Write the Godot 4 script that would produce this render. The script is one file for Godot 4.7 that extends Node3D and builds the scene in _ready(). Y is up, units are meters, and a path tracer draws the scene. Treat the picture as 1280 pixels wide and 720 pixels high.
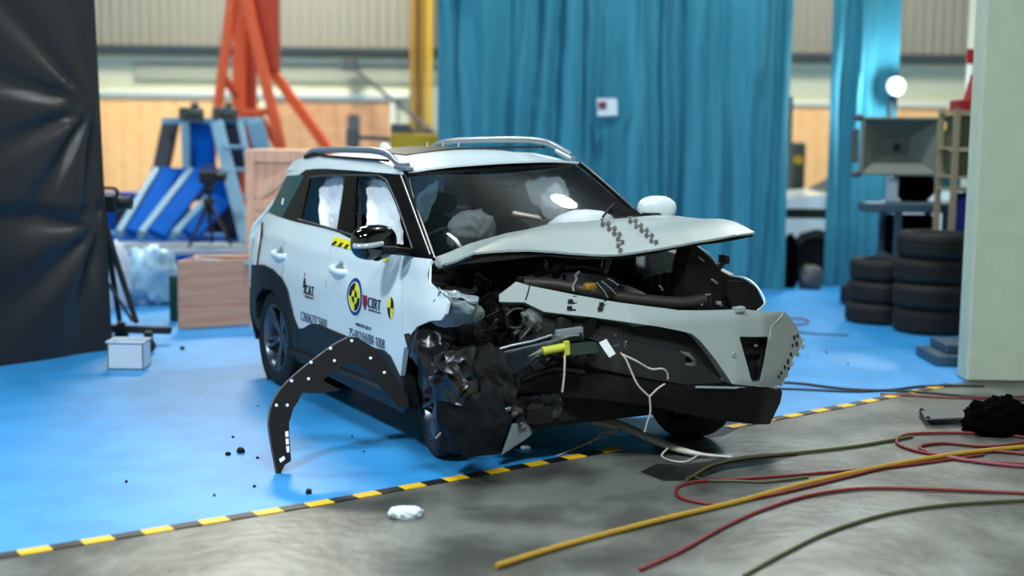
extends Node3D
# A crash-tested white car on a blue workshop floor. The camera stands at (0, 1.75, 0) and looks along -Z; metres.

var M := {}
var used := {}
var hood_grid := []
const BZ := [-1.05, -0.9, -0.8, -0.6, -0.3, 0.0, 0.2, 0.5, 0.7, 1.0]
const BX := [1.58, 1.66, 1.70, 1.71, 1.66, 1.57, 1.42, 1.25, 1.10, 0.95]

# ---------------------------------------------------------------- nodes
func numbered(called: String) -> String:
	var k: int = used.get(called, -1) + 1
	used[called] = k
	return called if k == 0 else "%s_%03d" % [called, k]

func tag(o: Node3D, label: String, category: String, group := "") -> Node3D:
	o.set_meta("label", label)
	o.set_meta("category", category)
	if group != "":
		o.set_meta("group", group)
	return o

func thing(called: String, label: String, category: String, at := Vector3.ZERO, turn := 0.0, group := "") -> Node3D:
	var o := Node3D.new()
	o.name = numbered(called)
	add_child(o, true)
	o.position = at
	o.rotation.y = turn
	return tag(o, label, category, group)

func obj(called: String, s, m: Material, parent: Node = null) -> MeshInstance3D:
	var o := MeshInstance3D.new()
	if s is SurfaceTool:
		o.mesh = s.commit()
	else:
		o.mesh = s
	o.material_override = m
	if parent == null:
		o.name = numbered(called)
		add_child(o, true)
	else:
		o.name = called
		parent.add_child(o, true)
	return o

func struct(called: String, s, m: Material) -> MeshInstance3D:
	var o := obj(called, s, m)
	o.set_meta("kind", "structure")
	return o

# ---------------------------------------------------------------- materials
func mat(called: String, c: Color, rough := 0.6, metal := 0.0, coat := 0.0) -> StandardMaterial3D:
	var m := StandardMaterial3D.new()
	m.resource_name = called
	m.albedo_color = c
	m.roughness = rough
	m.metallic = metal
	m.cull_mode = BaseMaterial3D.CULL_DISABLED
	if coat > 0.0:
		m.clearcoat_enabled = true
		m.clearcoat = coat
		m.clearcoat_roughness = 0.06
	M[called] = m
	return m

func noise_tex(seed_: int, freq: float, lo: Color, hi: Color, a := 0.3, b := 0.7, octaves := 4, side := 512) -> NoiseTexture2D:
	var n := FastNoiseLite.new()
	n.seed = seed_
	n.frequency = freq
	n.fractal_octaves = octaves
	var t := NoiseTexture2D.new()
	t.width = side
	t.height = side
	t.seamless = true
	t.noise = n
	var g := Gradient.new()
	g.set_color(0, lo)
	g.set_color(1, hi)
	g.set_offset(0, a)
	g.set_offset(1, b)
	t.color_ramp = g
	return t

func noise_norm(seed_: int, freq: float, bump: float, side := 512) -> NoiseTexture2D:
	var n := FastNoiseLite.new()
	n.seed = seed_
	n.frequency = freq
	n.fractal_octaves = 4
	var t := NoiseTexture2D.new()
	t.width = side
	t.height = side
	t.seamless = true
	t.noise = n
	t.as_normal_map = true
	t.bump_strength = bump
	return t

func tri_tex(m: StandardMaterial3D, tex: Texture2D, metres: float, norm: Texture2D = null, depth := 0.5, squash := Vector3.ONE) -> StandardMaterial3D:
	m.albedo_texture = tex
	m.uv1_triplanar = true
	m.uv1_world_triplanar = true
	m.uv1_scale = squash / metres
	if norm:
		m.normal_enabled = true
		m.normal_texture = norm
		m.normal_scale = depth
	return m

func glass(called: String, c: Color) -> StandardMaterial3D:
	var m := mat(called, c, 0.02)
	m.transparency = BaseMaterial3D.TRANSPARENCY_ALPHA
	return m

func glow(called: String, c: Color, energy: float) -> StandardMaterial3D:
	var m := mat(called, c, 0.5)
	m.emission_enabled = true
	m.emission = c
	m.emission_energy_multiplier = energy
	return m

# ---------------------------------------------------------------- shapes
func new_st() -> SurfaceTool:
	var s := SurfaceTool.new()
	s.begin(Mesh.PRIMITIVE_TRIANGLES)
	return s

func tri(s: SurfaceTool, a: Vector3, b: Vector3, c: Vector3, na: Vector3, nb: Vector3, nc: Vector3) -> void:
	if (b - a).cross(c - a).length_squared() < 1e-14:
		return
	if (b - a).cross(c - a).dot(na + nb + nc) > 0.0:
		var t := b
		b = c
		c = t
		t = nb
		nb = nc
		nc = t
	s.set_normal(na)
	s.add_vertex(a)
	s.set_normal(nb)
	s.add_vertex(b)
	s.set_normal(nc)
	s.add_vertex(c)

func flat4(s: SurfaceTool, a: Vector3, b: Vector3, c: Vector3, d: Vector3, out: Vector3) -> void:
	var n := (b - a).cross(c - a)
	if n.length_squared() < 1e-14:
		n = (c - a).cross(d - a)
	n = n.normalized()
	if n.dot(out) < 0.0:
		n = -n
	tri(s, a, b, c, n, n, n)
	tri(s, a, c, d, n, n, n)

func box(s: SurfaceTool, xf: Transform3D, size: Vector3, bev := 0.0) -> void:
	var h := size / 2.0
	var e := minf(bev, minf(h.x, minf(h.y, h.z)) * 0.45)
	for ax in 3:
		var u := (ax + 1) % 3
		var v := (ax + 2) % 3
		for sg in [-1.0, 1.0]:
			var q := []
			for k in [[-1, -1], [1, -1], [1, 1], [-1, 1]]:
				var p := Vector3.ZERO
				p[ax] = sg * h[ax]
				p[u] = k[0] * (h[u] - e)
				p[v] = k[1] * (h[v] - e)
				q.append(xf * p)
			var n := Vector3.ZERO
			n[ax] = sg
			flat4(s, q[0], q[1], q[2], q[3], xf.basis * n)
		if e > 0.0:
			for k in [[-1, -1], [1, -1], [1, 1], [-1, 1]]:
				var q := []
				for w in [[-1, 0], [1, 0], [1, 1], [-1, 1]]:
					var p := Vector3.ZERO
					p[ax] = w[0] * (h[ax] - e)
					p[u] = k[0] * (h[u] - (e if w[1] else 0.0))
					p[v] = k[1] * (h[v] - (0.0 if w[1] else e))
					q.append(xf * p)
				var n := Vector3.ZERO
				n[u] = k[0]
				n[v] = k[1]
				flat4(s, q[0], q[1], q[2], q[3], xf.basis * n)
	if e > 0.0:
		for x in [-1.0, 1.0]:
			for y in [-1.0, 1.0]:
				for z in [-1.0, 1.0]:
					var g := Vector3(x, y, z)
					var a := xf * (g * (h - Vector3(0, e, e)))
					var b := xf * (g * (h - Vector3(e, 0, e)))
					var c := xf * (g * (h - Vector3(e, e, 0)))
					flat4(s, a, b, c, c, xf.basis * g)

func at(p: Vector3, rot := Vector3.ZERO) -> Transform3D:
	return Transform3D(Basis.from_euler(rot * PI / 180.0), p)

func bx(s: SurfaceTool, lo: Vector3, hi: Vector3, bev := 0.0) -> void:
	box(s, at((lo + hi) / 2.0), (hi - lo).abs(), bev)

func one_box(lo: Vector3, hi: Vector3, bev := 0.0) -> SurfaceTool:
	var s := new_st()
	bx(s, lo, hi, bev)
	return s

func beam(s: SurfaceTool, a: Vector3, b: Vector3, w: float, h: float, bev := 0.0, up := Vector3.UP) -> void:
	var d := (b - a).normalized()
	var r := d.cross(up)
	if r.length() < 0.01:
		r = d.cross(Vector3.RIGHT)
	r = r.normalized()
	box(s, Transform3D(Basis(r, d.cross(r), d), (a + b) / 2.0), Vector3(w, h, a.distance_to(b)), bev)

func one_beam(a: Vector3, b: Vector3, w: float, h: float, bev := 0.0, up := Vector3.UP) -> SurfaceTool:
	var s := new_st()
	beam(s, a, b, w, h, bev, up)
	return s

func spl(p: Array, n := 6) -> Array:
	var out := []
	for i in p.size() - 1:
		var a: Vector3 = p[maxi(i - 1, 0)]
		var b: Vector3 = p[i]
		var c: Vector3 = p[i + 1]
		var d: Vector3 = p[mini(i + 2, p.size() - 1)]
		for k in n:
			out.append(b.cubic_interpolate(c, a, d, float(k) / n))
	out.append(p[-1])
	return out

func tube(s: SurfaceTool, p: Array, r, seg := 8, flat := 1.0) -> void:
	var rings := []
	var norms := []
	var up := Vector3.UP
	var prev := Vector3.ZERO
	for i in p.size():
		var d: Vector3 = (p[mini(i + 1, p.size() - 1)] - p[maxi(i - 1, 0)]).normalized()
		var x := d.cross(up) if i == 0 else prev - d * prev.dot(d)
		if x.length() < 0.05:
			x = d.cross(Vector3.RIGHT)
		x = x.normalized()
		prev = x
		var y := x.cross(d).normalized()
		var rr: float = r[i] if r is Array else r
		var ring := []
		var nn := []
		for k in seg:
			var t := TAU * k / seg
			ring.append(p[i] + x * cos(t) * rr + y * sin(t) * rr * flat)
			nn.append((x * cos(t) + y * sin(t) / flat).normalized())
		rings.append(ring)
		norms.append(nn)
	for i in p.size() - 1:
		for k in seg:
			var j := (k + 1) % seg
			tri(s, rings[i][k], rings[i][j], rings[i + 1][j], norms[i][k], norms[i][j], norms[i + 1][j])
			tri(s, rings[i][k], rings[i + 1][j], rings[i + 1][k], norms[i][k], norms[i + 1][j], norms[i + 1][k])
	for e in [0, p.size() - 1]:
		var n: Vector3 = (p[0] - p[1]).normalized() if e == 0 else (p[-1] - p[-2]).normalized()
		for k in range(1, seg - 1):
			tri(s, rings[e][0], rings[e][k], rings[e][k + 1], n, n, n)

func one_tube(p: Array, r, seg := 8, flat := 1.0) -> SurfaceTool:
	var s := new_st()
	tube(s, p, r, seg, flat)
	return s

func lathe(s: SurfaceTool, xf: Transform3D, prof: Array, seg := 24, from := 0.0, to := TAU) -> void:
	# prof: Vector2(radius, height along the local y axis); edges sharper than 35 degrees stay sharp
	var segn := []
	for i in prof.size() - 1:
		var d: Vector2 = prof[i + 1] - prof[i]
		segn.append(Vector2(d.y, -d.x).normalized())
	for i in prof.size() - 1:
		var n0: Vector2 = segn[i]
		var n1: Vector2 = segn[i]
		if i > 0 and segn[i - 1].dot(n0) > 0.8:
			n0 = (segn[i - 1] + n0).normalized()
		if i < segn.size() - 1 and segn[i + 1].dot(n1) > 0.8:
			n1 = (segn[i + 1] + n1).normalized()
		for k in seg:
			var a := from + (to - from) * k / seg
			var b := from + (to - from) * (k + 1) / seg
			var v := []
			var m := []
			for q in [[prof[i], n0, a], [prof[i], n0, b], [prof[i + 1], n1, b], [prof[i + 1], n1, a]]:
				v.append(xf * Vector3(q[0].x * cos(q[2]), q[0].y, q[0].x * sin(q[2])))
				m.append((xf.basis * Vector3(q[1].x * cos(q[2]), q[1].y, q[1].x * sin(q[2]))).normalized())
			tri(s, v[0], v[1], v[2], m[0], m[1], m[2])
			tri(s, v[0], v[2], v[3], m[0], m[2], m[3])

func one_lathe(xf: Transform3D, prof: Array, seg := 24) -> SurfaceTool:
	var s := new_st()
	lathe(s, xf, prof, seg)
	return s

func blob(s: SurfaceTool, xf: Transform3D, r: Vector3, power := 2.0, nu := 20, nv := 12, lump := 0.0, seed_ := 1) -> void:
	var nz := FastNoiseLite.new()
	nz.seed = seed_
	nz.frequency = 1.0
	var grid := []
	var e := 2.0 / power
	for j in nv + 1:
		var row := []
		var la := -PI / 2 + PI * j / nv
		for i in nu + 1:
			var lo := TAU * (i % nu) / nu
			var d := Vector3(_pw(cos(la), e) * _pw(cos(lo), e), _pw(sin(la), e), _pw(cos(la), e) * _pw(sin(lo), e))
			row.append(d * r * (1.0 + lump * nz.get_noise_3dv(d * 2.2)))
		grid.append(row)
	mesh_grid(s, grid, xf, true)

func _pw(v: float, e: float) -> float:
	return signf(v) * pow(absf(v), e)

func one_blob(xf: Transform3D, r: Vector3, power := 2.0, lump := 0.0, seed_ := 1, nu := 20, nv := 12) -> SurfaceTool:
	var s := new_st()
	blob(s, xf, r, power, nu, nv, lump, seed_)
	return s

func mesh_grid(s: SurfaceTool, g: Array, xf := Transform3D(), wrap := false, hint := Vector3.ZERO, thick := 0.0) -> void:
	var nr := g.size()
	var nc: int = g[0].size()
	var nn := []
	for j in nr:
		var row := []
		for i in nc:
			var l := i - 1
			var r := i + 1
			if wrap:
				l = posmod(i - 1, nc - 1)
				r = posmod(i + 1, nc - 1)
			else:
				l = maxi(l, 0)
				r = mini(r, nc - 1)
			var du: Vector3 = g[j][r] - g[j][l]
			var dv: Vector3 = g[mini(j + 1, nr - 1)][i] - g[maxi(j - 1, 0)][i]
			var n := du.cross(dv)
			if n.length_squared() < 1e-16:
				n = g[j][i] if wrap else Vector3.UP
			n = n.normalized()
			if wrap and n.dot(g[j][i]) < 0.0:
				n = -n
			elif hint != Vector3.ZERO and n.dot(hint) < 0.0:
				n = -n
			row.append(n)
		nn.append(row)
	for layer in (2 if thick > 0.0 else 1):
		for j in nr - 1:
			for i in nc - 1:
				var q := []
				var m := []
				for k in [[j, i], [j, i + 1], [j + 1, i + 1], [j + 1, i]]:
					var n: Vector3 = nn[k[0]][k[1]]
					q.append(xf * (g[k[0]][k[1]] - n * (thick * layer)))
					m.append((xf.basis * (n if layer == 0 else -n)).normalized())
				tri(s, q[0], q[1], q[2], m[0], m[1], m[2])
				tri(s, q[0], q[2], q[3], m[0], m[2], m[3])
	if thick > 0.0:
		var rim := []
		for i in nc:
			rim.append([0, i])
		for j in range(1, nr):
			rim.append([j, nc - 1])
		for i in range(nc - 2, -1, -1):
			rim.append([nr - 1, i])
		for j in range(nr - 2, -1, -1):
			rim.append([j, 0])
		var mid: Vector3 = g[nr / 2][nc / 2]
		for k in rim.size() - 1:
			var a: Vector3 = g[rim[k][0]][rim[k][1]]
			var b: Vector3 = g[rim[k + 1][0]][rim[k + 1][1]]
			flat4(s, xf * a, xf * b, xf * (b - nn[rim[k + 1][0]][rim[k + 1][1]] * thick), xf * (a - nn[rim[k][0]][rim[k][1]] * thick), xf.basis * (a - mid))

func at_grid(g: Array, u: float, v: float) -> Vector3:
	# u across the columns, v down the rows, both 0..1
	var rows := []
	var fu: float = u * (g[0].size() - 1)
	var i := mini(int(fu), g[0].size() - 2)
	for r in g:
		rows.append(r[i].cubic_interpolate(r[i + 1], r[maxi(i - 1, 0)], r[mini(i + 2, r.size() - 1)], fu - i))
	var fv := v * (rows.size() - 1)
	var j := mini(int(fv), rows.size() - 2)
	return rows[j].cubic_interpolate(rows[j + 1], rows[maxi(j - 1, 0)], rows[mini(j + 2, rows.size() - 1)], fv - j)

func sheet(s: SurfaceTool, g: Array, nu: int, nv: int, hint: Vector3, thick := 0.0, rough := 0.0, seed_ := 1, freq := 6.0) -> void:
	var nz := FastNoiseLite.new()
	nz.seed = seed_
	nz.frequency = freq
	nz.fractal_octaves = 3
	var fine := []
	for j in nv + 1:
		var row := []
		for i in nu + 1:
			var p := at_grid(g, float(i) / nu, float(j) / nv)
			if rough > 0.0:
				p += Vector3(nz.get_noise_3dv(p), nz.get_noise_3dv(p + Vector3(9, 0, 0)), nz.get_noise_3dv(p + Vector3(0, 9, 0))) * rough
			row.append(p)
		fine.append(row)
	mesh_grid(s, fine, Transform3D(), false, hint, thick)

func one_sheet(g: Array, nu: int, nv: int, hint: Vector3, thick := 0.0, rough := 0.0, seed_ := 1, freq := 6.0) -> SurfaceTool:
	var s := new_st()
	sheet(s, g, nu, nv, hint, thick, rough, seed_, freq)
	return s

# the curved faces of the car that panels are cut from
func smooth(a: float, b: float, t: float) -> float:
	t = clampf((t - a) / (b - a), 0.0, 1.0)
	return t * t * (3.0 - 2.0 * t)

func wside(x: float, y: float) -> float:
	var v := 0.87 - 0.05 * pow(maxf(0.0, 0.55 - y), 1.2) - 0.035 * smooth(0.78, 1.02, y)
	if y > 1.0:
		v -= 0.46 * (y - 1.0)
	return v - 0.16 * pow(maxf(0.0, -1.45 - x), 1.7)

func bfront(z: float, y: float) -> float:
	var k := 0
	while k < BZ.size() - 2 and z > BZ[k + 1]:
		k += 1
	var v: float = lerpf(BX[k], BX[k + 1], (z - BZ[k]) / (BZ[k + 1] - BZ[k]))
	v += 0.05 * (0.85 - y)
	if y > 0.76:
		v -= 0.35 * (y - 0.76)
	if y < 0.42:
		v -= 0.25 * (0.42 - y)
	return v

func face(mode: int, p: Vector2, xf: Transform3D, off: float) -> Vector3:
	match mode:
		0:
			return Vector3(p.x, p.y, wside(p.x, p.y) + off)
		1:
			return Vector3(p.x, p.y + 0.045, -wside(p.x, p.y) - off)
		2:
			return Vector3(bfront(p.x, p.y) + off, p.y, p.x)
	return xf * Vector3(p.x, p.y, off)

func face_n(mode: int, p: Vector2, xf: Transform3D) -> Vector3:
	var e := 0.004
	var n := (face(mode, p + Vector2(e, 0), xf, 0) - face(mode, p - Vector2(e, 0), xf, 0)).cross(face(mode, p + Vector2(0, e), xf, 0) - face(mode, p - Vector2(0, e), xf, 0)).normalized()
	var out := face(mode, p, xf, 0.1) - face(mode, p, xf, 0.0)
	return n if n.dot(out) > 0.0 else -n

func panel(s: SurfaceTool, poly: PackedVector2Array, mode := 0, skirt := 0.02, off := 0.0, holes := [], cell := 0.07, xf := Transform3D()) -> void:
	var lo := poly[0]
	var hi := poly[0]
	for p in poly:
		lo = lo.min(p)
		hi = hi.max(p)
	var nx := int(ceil((hi.x - lo.x) / cell))
	var ny := int(ceil((hi.y - lo.y) / cell))
	for i in nx:
		for j in ny:
			var c := lo + Vector2(i, j) * cell
			var pieces: Array = Geometry2D.intersect_polygons(poly, PackedVector2Array([c, c + Vector2(cell, 0), c + Vector2(cell, cell), c + Vector2(0, cell)]))
			for h in holes:
				var left := []
				for q in pieces:
					left.append_array(Geometry2D.clip_polygons(q, h))
				pieces = left
			for q in pieces:
				var idx := Geometry2D.triangulate_polygon(q)
				for k in range(0, idx.size(), 3):
					var v := []
					var n := []
					for w in 3:
						v.append(face(mode, q[idx[k + w]], xf, off))
						n.append(face_n(mode, q[idx[k + w]], xf))
					tri(s, v[0], v[1], v[2], n[0], n[1], n[2])
	if skirt > 0.0:
		var loops := [poly]
		if mode != 2:
			loops.append_array(holes)
		for l in loops:
			var mid := Vector2.ZERO
			for p in l:
				mid += p / l.size()
			for k in l.size():
				var a: Vector2 = l[k]
				var b: Vector2 = l[(k + 1) % l.size()]
				var steps := maxi(1, int(a.distance_to(b) / cell))
				for t in steps:
					var p := a.lerp(b, float(t) / steps)
					var q := a.lerp(b, float(t + 1) / steps)
					var fp := face(mode, p, xf, off)
					var fq := face(mode, q, xf, off)
					flat4(s, fp, fq, fq - face_n(mode, q, xf) * skirt, fp - face_n(mode, p, xf) * skirt, face(mode, (p + q) / 2.0 * 2.0 - mid, xf, off) - face(mode, mid, xf, off))

func one_panel(poly: PackedVector2Array, mode := 0, skirt := 0.02, off := 0.0, holes := [], cell := 0.07, xf := Transform3D()) -> SurfaceTool:
	var s := new_st()
	panel(s, poly, mode, skirt, off, holes, cell, xf)
	return s

func disc(s: SurfaceTool, mode: int, c: Vector2, r0: float, r1: float, a0: float, a1: float, off: float, xf := Transform3D(), squash := 1.0) -> void:
	var n := maxi(3, int((a1 - a0) * 5.0))
	for k in n:
		var a := a0 + (a1 - a0) * k / n
		var b := a0 + (a1 - a0) * (k + 1) / n
		var q := []
		for w in [[r0, a], [r1, a], [r1, b], [r0, b]]:
			q.append(face(mode, c + Vector2(cos(w[1]) * squash, sin(w[1])) * w[0], xf, off))
		flat4(s, q[0], q[1], q[2], q[3], face_n(mode, c, xf))

func lettering(text: String, p: Vector3, height: float, basis: Basis, m: Material, parent: Node, called := "lettering", squeeze := 1.0, bold := true) -> MeshInstance3D:
	var t := TextMesh.new()
	var f := SystemFont.new()
	f.font_names = PackedStringArray(["Droid Sans"])
	f.font_weight = 700 if bold else 400
	t.font = f
	t.text = text
	t.font_size = 48
	t.pixel_size = height / 36.0
	t.depth = 0.0015
	t.curve_step = 4.0
	var o := obj(called, t, m, parent)
	o.transform = Transform3D(basis * Basis.from_scale(Vector3(squeeze, 1, 1)), p)
	return o

func poly_slab(s: SurfaceTool, poly: PackedVector2Array, top: float, deep: float) -> void:
	# poly holds (x, z)
	var idx := Geometry2D.triangulate_polygon(poly)
	for k in range(0, idx.size(), 3):
		for y in [top, top - deep]:
			var n := Vector3(0, 1 if y == top else -1, 0)
			var v := []
			for w in 3:
				v.append(Vector3(poly[idx[k + w]].x, y, poly[idx[k + w]].y))
			tri(s, v[0], v[1], v[2], n, n, n)
	var mid := Vector2.ZERO
	for p in poly:
		mid += p / poly.size()
	for k in poly.size():
		var a := poly[k]
		var b := poly[(k + 1) % poly.size()]
		var o := (a + b) / 2.0 - mid
		flat4(s, Vector3(a.x, top, a.y), Vector3(b.x, top, b.y), Vector3(b.x, top - deep, b.y), Vector3(a.x, top - deep, a.y), Vector3(o.x, 0, o.y))

# ---------------------------------------------------------------- the crashed car (its own axes: +X forward, +Z its right side)
func wheel(car: Node3D, p: Vector3, turn: Vector3, flat_foot := 0.0) -> void:
	var xf := at(p, turn) * Transform3D(Basis.from_euler(Vector3(PI / 2, 0, 0)), Vector3.ZERO)   # local +y is the outer face
	var ty := one_lathe(xf, [Vector2(0.232, -0.10), Vector2(0.30, -0.108), Vector2(0.322, -0.095), Vector2(0.332, -0.07), Vector2(0.332, -0.045), Vector2(0.322, -0.043), Vector2(0.322, -0.035), Vector2(0.333, -0.033), Vector2(0.334, 0.033), Vector2(0.322, 0.035), Vector2(0.322, 0.043), Vector2(0.332, 0.045), Vector2(0.332, 0.07), Vector2(0.322, 0.095), Vector2(0.30, 0.108), Vector2(0.26, 0.112), Vector2(0.232, 0.10)], 48)
	var w := obj("wheel", ty, M.tyre, car)
	obj("rim", one_lathe(xf, [Vector2(0.222, 0.085), Vector2(0.232, 0.104), Vector2(0.222, 0.107), Vector2(0.208, 0.09), Vector2(0.2, 0.03), Vector2(0.19, -0.09)], 40), M.rim, w)
	obj("brake_disc", one_lathe(xf, [Vector2(0.0, 0.0), Vector2(0.14, 0.0), Vector2(0.14, 0.012), Vector2(0.0, 0.012)], 28), M.steel_dark, w)
	obj("wheel_well", one_lathe(xf, [Vector2(0.0, -0.06), Vector2(0.2, -0.06)], 24), M.black, w)
	for k in 5:
		var a := TAU * k / 5.0 + 0.3
		var s := new_st()
		for e in [-1.0, 1.0]:
			var q := []
			for v in [[0.045, 0.10, 0.055], [0.13, 0.17, 0.075], [0.212, 0.13, 0.088]]:
				var b: float = a + e * v[1]
				q.append(xf * Vector3(cos(b) * v[0], v[2], sin(b) * v[0]))
			for i in 2:
				beam(s, q[i], q[i + 1], 0.026, 0.022, 0.005, xf.basis.y)
		obj("spoke", s, M.rim, w)
		obj("spoke_inlay", one_beam(xf * Vector3(cos(a) * 0.06, 0.05, sin(a) * 0.06), xf * Vector3(cos(a) * 0.205, 0.072, sin(a) * 0.205), 0.022, 0.018, 0.003, xf.basis.y), M.black_gloss, w)
	obj("hub_cap", one_lathe(xf, [Vector2(0.0, 0.075), Vector2(0.03, 0.073), Vector2(0.055, 0.062), Vector2(0.06, 0.03)], 20), M.rim, w)

func crumple(called: String, car: Node, pts: Array, m: Material, seed_: int, rough := 0.03, hint := Vector3(1, 0.3, 0.6), freq := 9.0, n := 14, thick := 0.004) -> MeshInstance3D:
	return obj(called, one_sheet(pts, n, n, hint, thick, rough, seed_, freq), m, car)

func shards(called: String, parent: Node, c: Vector3, spread: float, n: int, m: Material, seed_: int) -> void:
	# bent scraps of plate, each a part
	var r := RandomNumberGenerator.new()
	r.seed = seed_
	for k in n:
		var p := c + Vector3(r.randf_range(-0.5, 0.5), r.randf_range(-1, 1), r.randf_range(-1, 1)) * spread
		var d := Vector3(r.randf_range(-0.6, 0.6), r.randf_range(-1, 1), r.randf_range(-1, 1)).normalized() * spread * r.randf_range(0.35, 0.8)
		var side := d.cross(Vector3(r.randf_range(-1, 1), r.randf_range(-1, 1), r.randf_range(-1, 1))).normalized() * spread * r.randf_range(0.15, 0.4)
		var bend := d.cross(side).normalized() * spread * r.randf_range(-0.25, 0.25)
		var s := one_sheet([[p - d - side, p - d * 0.9, p - d + side * r.randf()], [p - side + bend, p + bend * 1.4, p + side + bend], [p + d - side * r.randf(), p + d, p + d * 0.8 + side]], 5, 5, Vector3(1, 0.2, 0.6), 0.004, spread * 0.08, seed_ + k, 3.0 / spread)
		obj(called, s, m, parent)

func quad_grid(a: Vector3, b: Vector3, c: Vector3, d: Vector3, sag := Vector3.ZERO) -> Array:
	# a top left, b top right, c bottom right, d bottom left
	var g := []
	for j in 3:
		var row := []
		for i in 3:
			var p := a.lerp(b, i / 2.0).lerp(d.lerp(c, i / 2.0), j / 2.0)
			if i == 1 and j == 1:
				p += sag
			row.append(p)
		g.append(row)
	return g

func roof_y(x: float, z: float) -> float:
	var edge := 1.515 - 0.05 * pow(maxf(0.0, -0.9 - x), 1.8)
	var t := clampf(absf(z) / 0.62, 0.0, 1.0)
	var crown := 0.105 - 0.075 * smooth(-0.5, 0.25, x)
	return edge + 0.0275 * (1.0 - z / 0.6) + crown * (1.0 - pow(t, 2.6))

func build_car() -> void:
	var car := thing("car", "white compact SUV with a crushed front end and buckled bonnet, standing across the blue floor", "car", Vector3(-0.185, 0.000, -8.182), -1.04539)
	# ---- painted side, cut from the curved side face
	var door_front := PackedVector2Array([Vector2(-0.480, 1.131), Vector2(-0.250, 1.105), Vector2(0.155, 1.090), Vector2(0.657, 1.072), Vector2(0.634, 1.018), Vector2(0.628, 0.970), Vector2(0.658, 0.820), Vector2(0.683, 0.650), Vector2(0.701, 0.574), Vector2(0.642, 0.407), Vector2(0.578, 0.460), Vector2(0.521, 0.504), Vector2(0.438, 0.522), Vector2(0.311, 0.517), Vector2(-0.122, 0.529), Vector2(-0.385, 0.535), Vector2(-0.409, 0.685), Vector2(-0.438, 0.930)])
	var door_rear := PackedVector2Array([Vector2(-1.184, 1.141), Vector2(-0.490, 1.131), Vector2(-0.448, 0.929), Vector2(-0.419, 0.683), Vector2(-0.395, 0.535), Vector2(-0.544, 0.542), Vector2(-0.678, 0.526), Vector2(-0.820, 0.477), Vector2(-0.904, 0.466), Vector2(-0.969, 0.524), Vector2(-1.092, 0.706), Vector2(-1.200, 0.766), Vector2(-1.175, 0.863), Vector2(-1.204, 1.020)])
	var quarter := PackedVector2Array([Vector2(-1.865, 1.164), Vector2(-1.467, 1.151), Vector2(-1.200, 1.142), Vector2(-1.218, 1.019), Vector2(-1.189, 0.861), Vector2(-1.215, 0.770), Vector2(-1.375, 0.809), Vector2(-1.582, 0.821), Vector2(-1.807, 0.799), Vector2(-1.938, 0.785), Vector2(-1.997, 0.832), Vector2(-2.001, 0.947), Vector2(-2.178, 1.061), Vector2(-2.070, 1.103)])
	obj("front_door", one_panel(door_front, 0, 0.03), M.paint, car)
	obj("rear_door", one_panel(door_rear, 0, 0.03), M.paint, car)
	obj("rear_quarter_panel", one_panel(quarter, 0, 0.10), M.paint, car)
	var fender := PackedVector2Array([Vector2(0.683, 1.068), Vector2(0.903, 1.077), Vector2(0.899, 1.047), Vector2(0.946, 0.959), Vector2(1.046, 0.932), Vector2(1.136, 0.929), Vector2(1.201, 0.883), Vector2(1.195, 0.825), Vector2(1.148, 0.785), Vector2(1.024, 0.765), Vector2(0.866, 0.714), Vector2(0.777, 0.650), Vector2(0.738, 0.583), Vector2(0.713, 0.576), Vector2(0.698, 0.652), Vector2(0.673, 0.821), Vector2(0.641, 0.971), Vector2(0.652, 1.020)])
	obj("front_wing", one_panel(fender, 0, 0.015, 0.004), M.paint, car)
	# ---- black cladding and window surround
	var surround := PackedVector2Array([Vector2(-1.467, 1.151), Vector2(-1.413, 1.308), Vector2(-1.387, 1.440), Vector2(-1.447, 1.447), Vector2(-1.415, 1.482), Vector2(-1.071, 1.503), Vector2(-0.519, 1.516), Vector2(-0.187, 1.513), Vector2(0.057, 1.510), Vector2(0.107, 1.504), Vector2(0.455, 1.332), Vector2(0.913, 1.086), Vector2(0.907, 1.073), Vector2(0.660, 1.071), Vector2(0.386, 1.079), Vector2(0.156, 1.089), Vector2(-0.249, 1.104), Vector2(-0.485, 1.130), Vector2(-1.199, 1.141)])
	var hole_rear := PackedVector2Array([Vector2(-1.278, 1.439), Vector2(-0.702, 1.465), Vector2(-0.482, 1.138), Vector2(-1.128, 1.162)])
	var hole_front := PackedVector2Array([Vector2(-0.510, 1.459), Vector2(-0.215, 1.474), Vector2(-0.076, 1.452), Vector2(0.176, 1.338), Vector2(0.421, 1.211), Vector2(0.617, 1.104), Vector2(0.364, 1.101), Vector2(-0.229, 1.126)])
	var su := obj("window_surround", one_panel(surround, 0, 0.015, 0.003, [hole_rear, hole_front]), M.black_gloss, car)
	obj("belt_moulding", one_tube([Vector3(-1.187, 1.156, 0.763), Vector3(-0.718, 1.142, 0.770), Vector3(-0.221, 1.121, 0.779), Vector3(0.254, 1.102, 0.788), Vector3(0.626, 1.089, 0.794)], 0.009, 6), M.trim_grey, su)
	obj("window_seal", one_tube([Vector3(-1.289, 1.432, 0.636), Vector3(-0.991, 1.458, 0.624), Vector3(-0.481, 1.473, 0.618), Vector3(-0.211, 1.482, 0.613), Vector3(-0.065, 1.458, 0.624), Vector3(0.182, 1.345, 0.676), Vector3(0.433, 1.214, 0.737), Vector3(0.627, 1.109, 0.785)], 0.008, 6), M.trim_grey, su)
	obj("pillar_highlight", one_tube([Vector3(0.100, 1.495, 0.607), Vector3(0.330, 1.375, 0.663), Vector3(0.620, 1.222, 0.733), Vector3(0.863, 1.094, 0.792)], 0.010, 6), M.highlight_grey, su)  # silvery tube stands for the highlight along the glossy black pillar
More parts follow.
